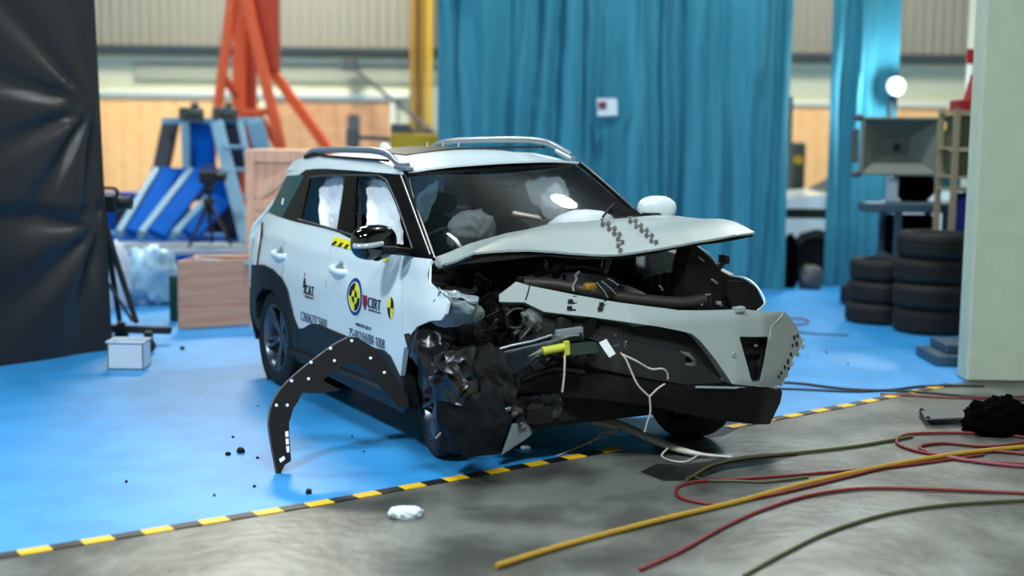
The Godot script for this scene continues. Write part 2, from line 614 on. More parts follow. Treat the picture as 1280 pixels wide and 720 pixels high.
	obj("quarter_window", one_panel(PackedVector2Array([Vector2(-1.781, 1.427), Vector2(-1.455, 1.446), Vector2(-1.393, 1.438), Vector2(-1.419, 1.308), Vector2(-1.473, 1.152), Vector2(-1.857, 1.166)]), 0, 0.02, 0.004), M.dark_glass, car)
	obj("quarter_window_sticker", one_panel(PackedVector2Array([Vector2(-1.632, 1.278), Vector2(-1.585, 1.278), Vector2(-1.552, 1.235), Vector2(-1.594, 1.236)]), 0, 0.0, 0.007), M.white_print, car)
	var arch_r := PackedVector2Array([Vector2(-1.807, 0.799), Vector2(-1.582, 0.821), Vector2(-1.375, 0.809), Vector2(-1.200, 0.766), Vector2(-1.092, 0.706), Vector2(-0.969, 0.524), Vector2(-0.904, 0.466), Vector2(-0.913, 0.243), Vector2(-0.962, 0.257), Vector2(-0.991, 0.333), Vector2(-1.033, 0.493), Vector2(-1.185, 0.609), Vector2(-1.375, 0.666), Vector2(-1.557, 0.660), Vector2(-1.699, 0.605), Vector2(-1.777, 0.544), Vector2(-1.776, 0.418), Vector2(-1.730, 0.341), Vector2(-1.910, 0.405), Vector2(-1.966, 0.468), Vector2(-1.958, 0.673), Vector2(-1.925, 0.787)])
	obj("rear_arch_cladding", one_panel(arch_r, 0, 0.06, 0.012), M.cladding, car)
	var sill := PackedVector2Array([Vector2(-0.820, 0.475), Vector2(-0.678, 0.524), Vector2(-0.544, 0.540), Vector2(-0.122, 0.527), Vector2(0.310, 0.515), Vector2(0.438, 0.520), Vector2(0.521, 0.502), Vector2(0.578, 0.458), Vector2(0.641, 0.405), Vector2(0.695, 0.371), Vector2(0.724, 0.242), Vector2(0.680, 0.206), Vector2(-0.913, 0.243), Vector2(-0.902, 0.463)])
	obj("sill_cladding", one_panel(sill, 0, 0.08, 0.010), M.cladding, car)
	obj("sill_step", one_beam(Vector3(-1.02, 0.30, 0.875), Vector3(0.55, 0.30, 0.875), 0.05, 0.03, 0.01), M.cladding, car)
	obj("rear_arch_liner", one_lathe(at(Vector3(-1.40, 0.34, 0.60), Vector3(90, 0, 0)), [Vector2(0.405, -0.22), Vector2(0.405, 0.23)], 32), M.black, car)
	# ---- tail
	obj("tail_lamp_gap", one_tube([Vector3(-1.905, 1.085, 0.754), Vector3(-1.767, 1.005, 0.810), Vector3(-1.755, 0.910, 0.829), Vector3(-1.743, 0.804, 0.849)], 0.012, 6), M.black, car)
	obj("tail_lamp", one_panel(PackedVector2Array([Vector2(-1.956, 1.079), Vector2(-1.907, 1.079), Vector2(-1.765, 0.921), Vector2(-1.768, 0.802), Vector2(-1.834, 0.795), Vector2(-1.865, 0.815), Vector2(-1.928, 0.952)]), 0, 0.03, 0.014), M.lens_white, car)
	var tail := []
	for y in [0.3, 0.6, 1.0, 1.18, 1.46]:
		var row := []
		for k in 9:
			var z := 0.80 - 0.2 * k
			var half: float = 0.80 if y < 1.1 else (0.72 if y < 1.2 else 0.58)
			row.append(Vector3(-2.16 + 0.10 * absf(z / 0.8) + (0.0 if y < 1.05 else (y - 1.05) * 0.95), y, z / 0.8 * half))
		tail.append(row)
	obj("tailgate", one_sheet(tail, 24, 16, Vector3(-1, 0, 0), 0.02), M.paint, car)
	obj("rear_bumper", one_sheet([[Vector3(-1.98, 0.62, 0.83), Vector3(-2.2, 0.62, 0.4), Vector3(-2.22, 0.62, 0), Vector3(-2.2, 0.62, -0.4), Vector3(-1.98, 0.62, -0.83)], [Vector3(-1.98, 0.42, 0.83), Vector3(-2.22, 0.42, 0.4), Vector3(-2.25, 0.42, 0), Vector3(-2.22, 0.42, -0.4), Vector3(-1.98, 0.42, -0.83)], [Vector3(-1.95, 0.24, 0.8), Vector3(-2.15, 0.24, 0.4), Vector3(-2.18, 0.24, 0), Vector3(-2.15, 0.24, -0.4), Vector3(-1.95, 0.24, -0.8)]], 16, 8, Vector3(-1, 0, 0), 0.02), M.cladding, car)
	# ---- far side (seen through the windows)
	obj("left_rear_door", one_panel(door_rear, 1, 0.03), M.paint, car)
	obj("left_front_door", one_panel(door_front, 1, 0.03), M.paint, car)
	obj("left_quarter_panel", one_panel(quarter, 1, 0.05), M.paint, car)
	obj("left_front_wing", one_panel(PackedVector2Array([Vector2(0.62, 1.06), Vector2(0.75, 1.04), Vector2(1.2, 0.98), Vector2(1.40, 0.93), Vector2(1.42, 0.8), Vector2(1.40, 0.70), Vector2(1.35, 0.70), Vector2(1.15, 0.72), Vector2(0.95, 0.68), Vector2(0.80, 0.55), Vector2(0.72, 0.35), Vector2(0.62, 0.35)]), 1, 0.03), M.paint, car)
	obj("left_window_surround", one_panel(surround, 1, 0.05, 0.003, [hole_rear, hole_front]), M.black_gloss, car)
	obj("left_rear_window", one_panel(hole_rear, 1, 0.0, -0.02), M.added_dark_tint, car)  # dark tint added here to shut light out of the cabin
	obj("left_front_window", one_panel(hole_front, 1, 0.0, -0.02), M.added_dark_tint, car)
	obj("left_roof_side", one_panel(PackedVector2Array([Vector2(-1.781, 1.427), Vector2(-1.811, 1.459), Vector2(-1.808, 1.510), Vector2(-1.688, 1.547), Vector2(-1.376, 1.571), Vector2(-0.850, 1.577), Vector2(-0.340, 1.573), Vector2(-0.079, 1.546), Vector2(0.070, 1.520), Vector2(0.059, 1.507), Vector2(-0.185, 1.511), Vector2(-0.518, 1.514), Vector2(-1.069, 1.501), Vector2(-1.413, 1.481), Vector2(-1.505, 1.443)]), 1, 0.02, 0.003), M.paint, car)
	obj("left_quarter_window", one_panel(PackedVector2Array([Vector2(-1.781, 1.427), Vector2(-1.455, 1.446), Vector2(-1.393, 1.438), Vector2(-1.419, 1.308), Vector2(-1.473, 1.152), Vector2(-1.857, 1.166)]), 1, 0.02, 0.004), M.dark_glass, car)
	obj("left_sill", one_panel(sill, 1, 0.05, 0.01), M.cladding, car)
	# ---- roof
	var rg := []
	for x in [-1.78, -1.5, -1.1, -0.7, -0.3, -0.05, 0.10, 0.16]:
		var row := []
		for z in [0.615, 0.60, 0.56, 0.45, 0.3, 0.0, -0.3, -0.45, -0.56, -0.60, -0.615]:
			row.append(Vector3(x + (0.07 * smooth(-0.5, 0.16, x) * (1.0 - pow(absf(z) / 0.62, 2.0))), roof_y(x, z) - (0.015 if absf(z) > 0.61 else 0.0), z))
		rg.append(row)
	obj("roof", one_sheet(rg, 40, 28, Vector3.UP, 0.012), M.paint, car)
	obj("roof_side", one_panel(PackedVector2Array([Vector2(-1.781, 1.427), Vector2(-1.811, 1.459), Vector2(-1.808, 1.510), Vector2(-1.688, 1.547), Vector2(-1.376, 1.571), Vector2(-0.850, 1.577), Vector2(-0.340, 1.573), Vector2(-0.079, 1.546), Vector2(0.070, 1.520), Vector2(0.059, 1.507), Vector2(-0.185, 1.511), Vector2(-0.518, 1.514), Vector2(-1.069, 1.501), Vector2(-1.413, 1.481), Vector2(-1.505, 1.443)]), 0, 0.02, 0.003), M.paint, car)
	var lining := []
	for r in rg:
		var row := []
		for p in r:
			row.append(p - Vector3(0, 0.035, 0))
		lining.append(row)
	obj("headlining", one_sheet(lining, 16, 8, Vector3.DOWN), M.interior_grey, car)
	var sun := []
	for x in [-0.95, -0.65, -0.35]:
		var row := []
		for z in [0.36, 0.0, -0.36]:
			row.append(Vector3(x, roof_y(x, z) + 0.008, z))
		sun.append(row)
	obj("sunroof", one_sheet(sun, 12, 12, Vector3.UP, 0.01), M.sunroof_glass, car)
	for sd in [1.0, -1.0]:
		var g := []
		var pts: Array = [Vector3(-1.471, 1.591, 0.570), Vector3(-1.352, 1.612, 0.570), Vector3(-1.040, 1.625, 0.575), Vector3(-0.566, 1.631, 0.580), Vector3(-0.286, 1.628, 0.585), Vector3(-0.100, 1.605, 0.590), Vector3(0.057, 1.554, 0.600), Vector3(0.177, 1.551, 0.600)]
		if sd < 0.0:
			pts = [Vector3(-1.797, 1.635, -0.550), Vector3(-1.677, 1.661, -0.550), Vector3(-1.493, 1.681, -0.555), Vector3(-1.074, 1.694, -0.560), Vector3(-0.532, 1.703, -0.570), Vector3(-0.218, 1.691, -0.580), Vector3(-0.056, 1.652, -0.590), Vector3(0.063, 1.608, -0.600)]
		var rail := obj("roof_rail", one_tube(spl(pts, 5), 0.017, 10, 1.25), M.rail, car)
		obj("rail_foot", one_beam(pts[6] + Vector3(-0.03, -0.012, 0), pts[7] + Vector3(0.03, -0.018, 0), 0.05, 0.025, 0.008), M.rail, rail)
		obj("rail_foot", one_beam(pts[0] + Vector3(-0.05, -0.025, 0), pts[1] + Vector3(0.03, -0.02, 0), 0.045, 0.03, 0.008), M.black, rail)
		obj("rail_gap", one_beam(pts[1] + Vector3(0, -0.03, 0), pts[5] + Vector3(-0.02, -0.03, 0), 0.02, 0.014, 0.0), M.black, rail)
	# the aerial fin on the rear of the roof
	var fin := new_st()
	var fb := Vector3(-1.40, roof_y(-1.40, 0.0) - 0.01, 0.0)
	mesh_grid(fin, [[fb + Vector3(-0.09, 0, 0.035), fb + Vector3(-0.08, 0.05, 0.012), fb + Vector3(-0.08, 0.05, -0.012), fb + Vector3(-0.09, 0, -0.035)], [fb + Vector3(-0.02, 0, 0.035), fb + Vector3(-0.04, 0.045, 0.012), fb + Vector3(-0.04, 0.045, -0.012), fb + Vector3(-0.02, 0, -0.035)], [fb + Vector3(0.07, 0, 0.01), fb + Vector3(0.06, 0.01, 0.004), fb + Vector3(0.06, 0.01, -0.004), fb + Vector3(0.07, 0, -0.01)]])
	obj("aerial_fin", fin, M.paint, car)
	for k in 3:
		obj("aerial_pin", one_tube([Vector3(-0.66 + 0.05 * k, roof_y(-0.6, 0.0) - 0.01, 0.06 - 0.09 * k), Vector3(-0.66 + 0.05 * k, roof_y(-0.6, 0.0) + 0.035, 0.06 - 0.09 * k)], 0.004, 5), M.white_print, car)
	# ---- windscreen
	var wg := []
	for j in 6:
		var t := j / 5.0
		var row := []
		for i in 9:
			var u := i / 8.0 * 2.0 - 1.0
			var half := lerpf(0.60, 0.75, t)
			row.append(Vector3(lerpf(0.15, 0.70, t) + lerpf(0.05, 0.07, t) * (1.0 - u * u) + 0.006 * sin(t * PI), lerpf(1.543, 1.135, t) + lerpf(0.0275, 0.075, t) * u + 0.004 * sin(t * PI) - (0.0 if t > 0 else 0.004), -u * half))
		wg.append(row)
	var ws := obj("windscreen", one_sheet(wg, 32, 20, Vector3(0.6, 0.8, 0)), M.screen_glass, car)
	var band := []
	for j in 2:
		var row := []
		for i in 17:
			row.append(at_grid(wg, i / 16.0, j * 0.055) + Vector3(0.003, 0.003, 0))
		band.append(row)
	obj("top_band", one_sheet(band, 24, 2, Vector3(0.6, 0.8, 0)), M.black, ws)
	for e in [0.0, 1.0]:
		var line := []
		for k in 9:
			line.append(at_grid(wg, e, k / 8.0))
		obj("windscreen_seal", one_tube(line, 0.016, 6), M.black_gloss, ws)
	for q in [[0.65, 0.44, 0.11, 0.28, 41], [0.66, 0.48, 0.06, 0.16, 43], [0.06, 0.40, 0.04, 0.24, 42]]:
		var patch := []
		for j in 7:
			var row := []
			for i in 25:
				var a: float = TAU * (i % 24) / 24.0
				var r: float = j / 6.0 * (1.0 + 0.16 * sin(a * 3.0 + q[4]) + 0.10 * sin(a * 7.0 + q[4] * 2.0))
				row.append(at_grid(wg, clampf(q[0] + q[2] * r * cos(a) - 0.05 * r * sin(a), 0.0, 1.0), clampf(q[1] + q[3] * r * sin(a), 0.0, 1.0)) + Vector3(0.004, 0.005, 0) * (1.0 + 0.3 * (int(q[4]) - 41)))
			patch.append(row)
		var ps := new_st()
		mesh_grid(ps, patch, Transform3D(), false, Vector3(0.6, 0.8, 0))
		obj("glare_haze_patch", ps, M.glare_haze, ws)  # pale translucent patches painting glare haze over the glass
	obj("wiper", one_tube([at_grid(wg, 0.80, 0.84) + Vector3(0.02, 0.02, 0), at_grid(wg, 0.86, 0.76) + Vector3(0.02, 0.02, 0), at_grid(wg, 0.91, 0.70) + Vector3(0.02, 0.02, 0)], 0.008, 6), M.black, car)
	# ---- buckled bonnet: right to left columns, rear to front rows
	var cols := [
		[Vector3(0.804, 1.072, 0.750), Vector3(0.872, 1.031, 0.760), Vector3(0.966, 1.055, 0.760), Vector3(1.110, 1.097, 0.750), Vector3(1.230, 1.140, 0.730)],
		[Vector3(0.740, 1.156, 0.400), Vector3(0, 0.012, 0), Vector3(0, 0.02, 0), Vector3(0, 0.008, 0), Vector3(1.220, 1.139, 0.400)],
		[Vector3(0.770, 1.233, 0.000), Vector3(0, 0.03, 0), Vector3(0, 0.045, 0), Vector3(0, 0.02, 0), Vector3(1.460, 1.124, 0.000)],
		[Vector3(0.740, 1.252, -0.400), Vector3(0, 0.03, 0), Vector3(0, 0.02, 0), Vector3(0, 0.02, 0), Vector3(1.600, 1.188, -0.400)],
		[Vector3(0.652, 1.259, -0.760), Vector3(0.848, 1.275, -0.770), Vector3(1.111, 1.275, -0.780), Vector3(1.415, 1.280, -0.790), Vector3(1.634, 1.233, -0.790)]]
	hood_grid = []
	for j in 5:
		var row := []
		for i in 5:
			var p: Vector3 = cols[i][j]
			if i in [1, 2, 3] and j in [1, 2, 3]:
				p = cols[i][0].lerp(cols[i][4], j / 4.0) + cols[i][j]
			row.append(p)
		hood_grid.append(row)
	var hood := obj("bonnet", one_sheet(hood_grid, 56, 36, Vector3.UP, 0.012, 0.006, 4, 3.5), M.paint_shaded, car)
	var under := []
	for r in hood_grid:
		var row := []
		for p in r:
			row.append(p + Vector3(-0.02, -0.03, 0))
		under.append(row)
	obj("bonnet_lining", one_sheet(under, 24, 16, Vector3.DOWN, 0.01, 0.008, 5), M.black, hood)
	obj("bonnet_edge", one_tube([at_grid(under, 0.82, 0.95), at_grid(under, 0.9, 0.96), at_grid(under, 0.97, 0.95)], 0.014, 6), M.steel_dark, hood)
	# chequered measuring tapes on the bonnet
	for strip in [[[Vector2(0.671, 0.159), Vector2(0.635, 0.297), Vector2(0.711, 0.123), Vector2(1.000, 0.000)], [Vector2(0.635, 0.297), Vector2(0.621, 0.382), Vector2(0.587, 0.473), Vector2(0.597, 0.395)], [Vector2(0.621, 0.382), Vector2(0.611, 0.458), Vector2(0.646, 0.371), Vector2(0.659, 0.288)], [Vector2(0.611, 0.458), Vector2(0.603, 0.527), Vector2(0.577, 0.591), Vector2(0.581, 0.538)], [Vector2(0.603, 0.527), Vector2(0.596, 0.591), Vector2(0.622, 0.529), Vector2(0.634, 0.451)], [Vector2(0.596, 0.591), Vector2(0.587, 0.654), Vector2(0.568, 0.690), Vector2(0.574, 0.632)], [Vector2(0.587, 0.654), Vector2(0.579, 0.714), Vector2(0.598, 0.681), Vector2(0.608, 0.616)], [Vector2(0.579, 0.714), Vector2(0.565, 0.781), Vector2(0.550, 0.791), Vector2(0.564, 0.726)], [Vector2(0.565, 0.781), Vector2(0.549, 0.838), Vector2(0.560, 0.842), Vector2(0.576, 0.785)], [Vector2(0.549, 0.838), Vector2(0.530, 0.895), Vector2(0.525, 0.870), Vector2(0.544, 0.815)], [Vector2(0.530, 0.895), Vector2(0.510, 0.967), Vector2(0.515, 1.000), Vector2(0.534, 0.921)]], [[Vector2(0.824, 0.125), Vector2(0.759, 0.291), Vector2(0.910, 0.000), Vector2(1.000, 0.000)], [Vector2(0.759, 0.291), Vector2(0.744, 0.360), Vector2(0.708, 0.428), Vector2(0.719, 0.365)], [Vector2(0.744, 0.360), Vector2(0.733, 0.422), Vector2(0.769, 0.359), Vector2(0.785, 0.289)], [Vector2(0.733, 0.422), Vector2(0.721, 0.488), Vector2(0.683, 0.569), Vector2(0.697, 0.494)], [Vector2(0.721, 0.488), Vector2(0.705, 0.565), Vector2(0.744, 0.484), Vector2(0.757, 0.420)], [Vector2(0.705, 0.565), Vector2(0.689, 0.644), Vector2(0.663, 0.699), Vector2(0.673, 0.633)], [Vector2(0.689, 0.644), Vector2(0.677, 0.713), Vector2(0.703, 0.661), Vector2(0.722, 0.577)], [Vector2(0.677, 0.713), Vector2(0.667, 0.773), Vector2(0.646, 0.807), Vector2(0.654, 0.756)], [Vector2(0.667, 0.773), Vector2(0.658, 0.823), Vector2(0.679, 0.792), Vector2(0.689, 0.734)], [Vector2(0.658, 0.823), Vector2(0.648, 0.871), Vector2(0.631, 0.895), Vector2(0.640, 0.847)], [Vector2(0.648, 0.871), Vector2(0.635, 0.928), Vector2(0.649, 0.919), Vector2(0.663, 0.862)]]]:
		for q in strip:
			var s := new_st()
			var v := []
			for p in q:
				v.append(at_grid(hood_grid, p.x, p.y))
			var n: Vector3 = (v[1] - v[0]).cross(v[3] - v[0]).normalized()
			n = n if n.y > 0 else -n
			flat4(s, v[0] + n * 0.009, v[1] + n * 0.009, v[2] + n * 0.009, v[3] + n * 0.009, n)
			obj("tape_square", s, M.print_black, hood)
	# ---- front bumper
	var shell := PackedVector2Array([Vector2(0.540, 0.904), Vector2(0.456, 0.971), Vector2(0.396, 0.951), Vector2(0.189, 0.906), Vector2(0.019, 0.874), Vector2(-0.288, 0.830), Vector2(-0.437, 0.824), Vector2(-0.674, 0.822), Vector2(-0.876, 0.790), Vector2(-1.069, 0.774), Vector2(-1.105, 0.759), Vector2(-1.256, 0.662), Vector2(-1.309, 0.603), Vector2(-1.340, 0.552), Vector2(-1.304, 0.525), Vector2(-1.269, 0.507), Vector2(-1.210, 0.488), Vector2(-1.176, 0.443), Vector2(-1.133, 0.413), Vector2(-1.094, 0.372), Vector2(-1.000, 0.356), Vector2(-0.748, 0.396), Vector2(-0.586, 0.425), Vector2(-0.488, 0.559), Vector2(-0.398, 0.664), Vector2(-0.346, 0.705), Vector2(-0.287, 0.722), Vector2(-0.171, 0.748), Vector2(0.012, 0.778), Vector2(0.152, 0.797), Vector2(0.245, 0.806), Vector2(0.353, 0.820), Vector2(0.433, 0.866), Vector2(0.546, 0.867)])
	var fog := PackedVector2Array([Vector2(-0.640, 0.666), Vector2(-0.655, 0.675), Vector2(-0.842, 0.661), Vector2(-0.862, 0.646), Vector2(-0.786, 0.436), Vector2(-0.760, 0.427), Vector2(-0.737, 0.432), Vector2(-0.716, 0.448)])
	var bump := obj("front_bumper", one_panel(shell, 2, 0.09, 0.0, [fog], 0.05), M.paint_shaded, car)
	obj("fog_lamp_recess", one_panel(fog, 2, 0.0, -0.05, [], 0.06), M.black, bump)
	obj("fog_lamp_rim", one_tube([Vector3(1.721, 0.672, -0.640), Vector3(1.696, 0.657, -0.844), Vector3(1.726, 0.435, -0.774), Vector3(1.728, 0.437, -0.727), Vector3(1.721, 0.672, -0.640)], 0.006, 6), M.black_gloss, bump)
	obj("fog_lamp", one_blob(at(Vector3(1.673, 0.611, -0.784)), Vector3(0.014, 0.012, 0.016)), M.bare_grey, bump)
	obj("fog_lamp_wall", one_panel(fog, 2, 0.06, 0.0, [fog], 0.06), M.black_plastic, bump)
	obj("fog_lamp_bar", one_beam(Vector3(1.689, 0.572, -0.693), Vector3(1.661, 0.555, -0.859), 0.03, 0.012, 0.003), M.black_gloss, bump)
	obj("tow_cover", one_lathe(at(Vector3(1.724, 0.582, -0.597), Vector3(0, 0, -90)), [Vector2(0.0, 0.003), Vector2(0.013, 0.003), Vector2(0.016, 0.0)], 16), M.paint_grey_shade, bump)
	obj("bumper_crease", one_tube([Vector3(1.578, 0.774, -1.058), Vector3(1.594, 0.750, -1.039), Vector3(1.673, 0.706, -0.893), Vector3(1.681, 0.655, -0.880), Vector3(1.724, 0.416, -0.788)], 0.004, 5), M.paint_grey_shade, bump)  # grey tube drawn along the crease between front and side
	obj("panel_gap", one_tube([Vector3(1.238, 0.951, 0.397), Vector3(1.245, 0.915, 0.411), Vector3(1.250, 0.878, 0.428)], 0.004, 5), M.black, bump)
	for q in [[Vector3(1.509, 0.603, -1.214), 0.016], [Vector3(1.484, 0.606, -1.261), 0.012], [Vector3(1.523, 0.561, -1.191), 0.012], [Vector3(1.492, 0.561, -1.250), 0.018], [Vector3(1.538, 0.514, -1.168), 0.014], [Vector3(1.564, 0.480, -1.123), 0.018], [Vector3(1.589, 0.455, -1.078), 0.014], [Vector3(1.614, 0.431, -1.033), 0.012], [Vector3(1.560, 0.437, -1.135), 0.010], [Vector3(1.629, 0.413, -1.003), 0.01]]:
		obj("clip_slot", one_beam(q[0] - Vector3(0, q[1] * 0.8, 0), q[0] + Vector3(0, q[1] * 0.8, 0.004), q[1], 0.006), M.black, bump)
	for q in [Vector3(1.436, 0.575, -1.336), Vector3(1.432, 0.531, -1.349), Vector3(1.471, 0.495, -1.278), Vector3(1.523, 0.455, -1.184), Vector3(1.552, 0.399, -1.125), Vector3(1.577, 0.358, -1.063), Vector3(1.623, 0.355, -0.976)]:
		obj("clip_tab", one_beam(q + Vector3(0, -0.012, 0), q + Vector3(0, 0.012, -0.01), 0.02, 0.012, 0.003), M.paint_shaded, bump)
	for q in [[Vector3(1.369, 0.901, 0.205), Vector3(1.389, 0.816, 0.231)], [Vector3(1.473, 0.881, 0.077), Vector3(1.478, 0.824, 0.099)]]:
		for k in 5:
			var p: Vector3 = q[0].lerp(q[1], (k + 0.5) / 5.0) + Vector3(0, 0, 0.014 if k % 2 else -0.014)
			var s := new_st()
			box(s, at(p, Vector3(0, 60 if q[0].z > 0 else 75, 0)), Vector3(0.026, 0.02, 0.006))
			obj("tape_square", s, M.print_black, bump)
	obj("lower_bumper", one_panel(PackedVector2Array([Vector2(0.475, 0.465), Vector2(0.292, 0.501), Vector2(0.150, 0.504), Vector2(-0.064, 0.474), Vector2(-0.322, 0.425), Vector2(-0.586, 0.407), Vector2(-1.026, 0.347), Vector2(-1.082, 0.308), Vector2(-1.080, 0.246), Vector2(-0.981, 0.137), Vector2(-0.779, 0.178), Vector2(-0.632, 0.206), Vector2(-0.396, 0.256), Vector2(-0.163, 0.322), Vector2(0.077, 0.361), Vector2(0.288, 0.372), Vector2(0.474, 0.405)]), 2, 0.14, 0.01, [], 0.06), M.black_plastic, bump)
	obj("lower_lip", one_tube([Vector3(1.706, 0.423, -0.358), Vector3(1.740, 0.406, -0.575), Vector3(1.636, 0.352, -0.988)], 0.008, 6), M.paint_grey_shade, bump)
	obj("grille_void", one_panel(PackedVector2Array([Vector2(0.418, 0.866), Vector2(0.351, 0.830), Vector2(0.244, 0.815), Vector2(0.151, 0.805), Vector2(0.010, 0.786), Vector2(-0.172, 0.758), Vector2(-0.287, 0.730), Vector2(-0.346, 0.711), Vector2(-0.398, 0.671), Vector2(-0.488, 0.568), Vector2(-0.584, 0.416), Vector2(-0.322, 0.423), Vector2(-0.064, 0.470), Vector2(0.150, 0.487), Vector2(0.365, 0.483), Vector2(0.455, 0.609)]), 2, 0.0, -0.07, [], 0.06), M.black, bump)  # black sheet stands for the dark void behind the bar
	obj("grille_bar", one_panel(PackedVector2Array([Vector2(0.165, 0.714), Vector2(0.048, 0.685), Vector2(-0.116, 0.650), Vector2(-0.304, 0.603), Vector2(-0.454, 0.518), Vector2(-0.564, 0.428), Vector2(-0.331, 0.429), Vector2(-0.064, 0.483), Vector2(0.133, 0.530), Vector2(0.200, 0.591)]), 2, 0.03, -0.03, [PackedVector2Array([Vector2(-0.318, 0.606), Vector2(-0.360, 0.591), Vector2(-0.412, 0.542), Vector2(-0.379, 0.526), Vector2(-0.327, 0.533)])], 0.06), M.bar_grey, bump)
	obj("grille_bracket", one_panel(PackedVector2Array([Vector2(-0.308, 0.611), Vector2(-0.360, 0.598), Vector2(-0.416, 0.537), Vector2(-0.435, 0.515), Vector2(-0.407, 0.516), Vector2(-0.322, 0.529)]), 2, 0.01, -0.045, [PackedVector2Array([Vector2(-0.332, 0.580), Vector2(-0.360, 0.574), Vector2(-0.383, 0.543), Vector2(-0.336, 0.546)])], 0.04), M.steel, bump)
	# ---- far front wing seen from its open front end, with its black liner
	var facing := Transform3D(Basis(Vector3(0, 0, 1), Vector3(0, 1, 0), Vector3(1, 0, 0)), Vector3.ZERO)
	obj("wing_liner", one_panel(PackedVector2Array([Vector2(-0.471, 1.169), Vector2(-0.594, 1.086), Vector2(-0.693, 0.985), Vector2(-0.835, 0.956), Vector2(-0.930, 0.903), Vector2(-0.986, 0.814), Vector2(-0.941, 0.775), Vector2(-0.673, 0.777), Vector2(-0.495, 0.801), Vector2(-0.421, 0.875), Vector2(-0.431, 1.057)]), 3, 0.12, 1.50, [], 0.08, facing), M.black_plastic, car)
	obj("lamp_bulge", one_panel(PackedVector2Array([Vector2(-0.703, 0.957), Vector2(-0.811, 0.947), Vector2(-0.887, 0.899), Vector2(-0.937, 0.820), Vector2(-0.892, 0.786), Vector2(-0.732, 0.800), Vector2(-0.695, 0.873)]), 3, 0.04, 1.53, [], 0.08, facing), M.black_plastic, car)
	for q in [Vector3(1.520, 1.082, -0.513), Vector3(1.520, 0.955, -0.611), Vector3(1.520, 0.830, -0.649)]:
		obj("liner_clip", one_beam(q - Vector3(0, 0.012, 0.02), q + Vector3(0, 0.014, 0.02), 0.012, 0.012, 0.002), M.bare_grey, car)
	obj("wing_edge", one_tube(spl([Vector3(1.091, 1.141, -0.800), Vector3(1.130, 1.107, -0.800), Vector3(1.230, 1.064, -0.810), Vector3(1.351, 0.969, -0.820), Vector3(1.506, 0.966, -0.830), Vector3(1.604, 0.927, -0.840), Vector3(1.675, 0.847, -0.840), Vector3(1.618, 0.795, -0.840)], 5), 0.006, 6), M.paint, car)
	obj("lamp_bracket", one_beam(Vector3(1.679, 0.816, -0.620), Vector3(1.692, 0.823, -0.680), 0.05, 0.03, 0.005), M.paint_grey_shade, car)
	# ---- engine bay
	obj("bulkhead", one_box(Vector3(0.50, 0.28, -0.74), Vector3(0.60, 1.02, 0.72)), M.black, car)
	obj("inner_wing", one_box(Vector3(0.60, 0.55, -0.74), Vector3(1.45, 0.92, -0.64), 0.03), M.black, car)
	obj("inner_wing", one_box(Vector3(0.55, 0.50, 0.62), Vector3(1.05, 0.92, 0.70), 0.03), M.black, car)
	obj("engine_block", one_box(Vector3(0.66, 0.30, -0.42), Vector3(1.22, 0.80, 0.42), 0.06), M.engine, car)
	obj("engine_cover", one_sheet([[Vector3(0.72, 0.92, 0.35), Vector3(0.72, 0.95, 0), Vector3(0.72, 0.93, -0.35)], [Vector3(0.95, 0.91, 0.36), Vector3(0.98, 0.94, 0), Vector3(1.0, 0.92, -0.36)], [Vector3(1.12, 0.84, 0.3), Vector3(1.25, 0.86, 0), Vector3(1.3, 0.85, -0.36)]], 18, 12, Vector3.UP, 0.04, 0.012, 7), M.black_plastic, car)
	obj("radiator_frame", one_tube(spl([Vector3(1.174, 0.962, 0.394), Vector3(1.264, 0.950, 0.225), Vector3(1.414, 0.905, 0.017), Vector3(1.472, 0.877, -0.149), Vector3(1.537, 0.856, -0.367), Vector3(1.557, 0.868, -0.513)], 5), 0.038, 10, 0.8), M.frame_brown, car)
	obj("upper_hose", one_tube(spl([Vector3(1.050, 0.986, 0.255), Vector3(1.100, 1.016, 0.123), Vector3(1.150, 1.030, 0.026), Vector3(1.150, 1.002, -0.117), Vector3(1.100, 1.053, -0.176)], 6), 0.018, 8), M.hose, car)
	obj("battery", one_box(Vector3(1.150, 0.872, -0.603) - Vector3(0.1, 0.14, 0.12), Vector3(1.150, 0.872, -0.603) + Vector3(0.1, 0.04, 0.12), 0.015), M.black_plastic, car)
	obj("yellow_cap", one_blob(at(Vector3(1.370, 0.945, 0.101)), Vector3(0.03, 0.022, 0.04), 3.0), M.yellow_dull, car)
	obj("fan_shroud", one_lathe(at(Vector3(1.428, 0.681, -0.030), Vector3(0, 0, -90)), [Vector2(0.20, -0.03), Vector2(0.20, 0.03), Vector2(0.17, 0.03), Vector2(0.17, -0.03)], 28), M.black_plastic, car)
	obj("torn_insulation", one_sheet(quad_grid(Vector3(1.450, 0.978, 0.124), Vector3(1.420, 0.999, -0.002), Vector3(1.460, 0.916, -0.033), Vector3(1.480, 0.894, 0.072)), 6, 6, Vector3(1, 0, 0.5), 0.004, 0.01, 9), M.print_black, car)
	for q in [[Vector3(1.470, 0.980, 0.128), Vector3(1.490, 0.899, 0.069)], [Vector3(1.470, 0.987, 0.098), Vector3(1.480, 0.912, 0.012)], [Vector3(1.450, 0.995, 0.044), Vector3(1.460, 0.960, -0.011)]]:
		obj("foil_strip", one_tube([q[0], q[0].lerp(q[1], 0.5) + Vector3(0.015, 0, 0), q[1]], 0.008, 6, 0.4), M.foil, car)
	obj("bent_clip", one_tube([Vector3(1.300, 1.018, 0.128), Vector3(1.320, 1.000, 0.165), Vector3(1.340, 0.985, 0.168), Vector3(1.360, 0.951, 0.205), Vector3(1.370, 0.927, 0.206)], 0.008, 6), M.bare_grey, car)
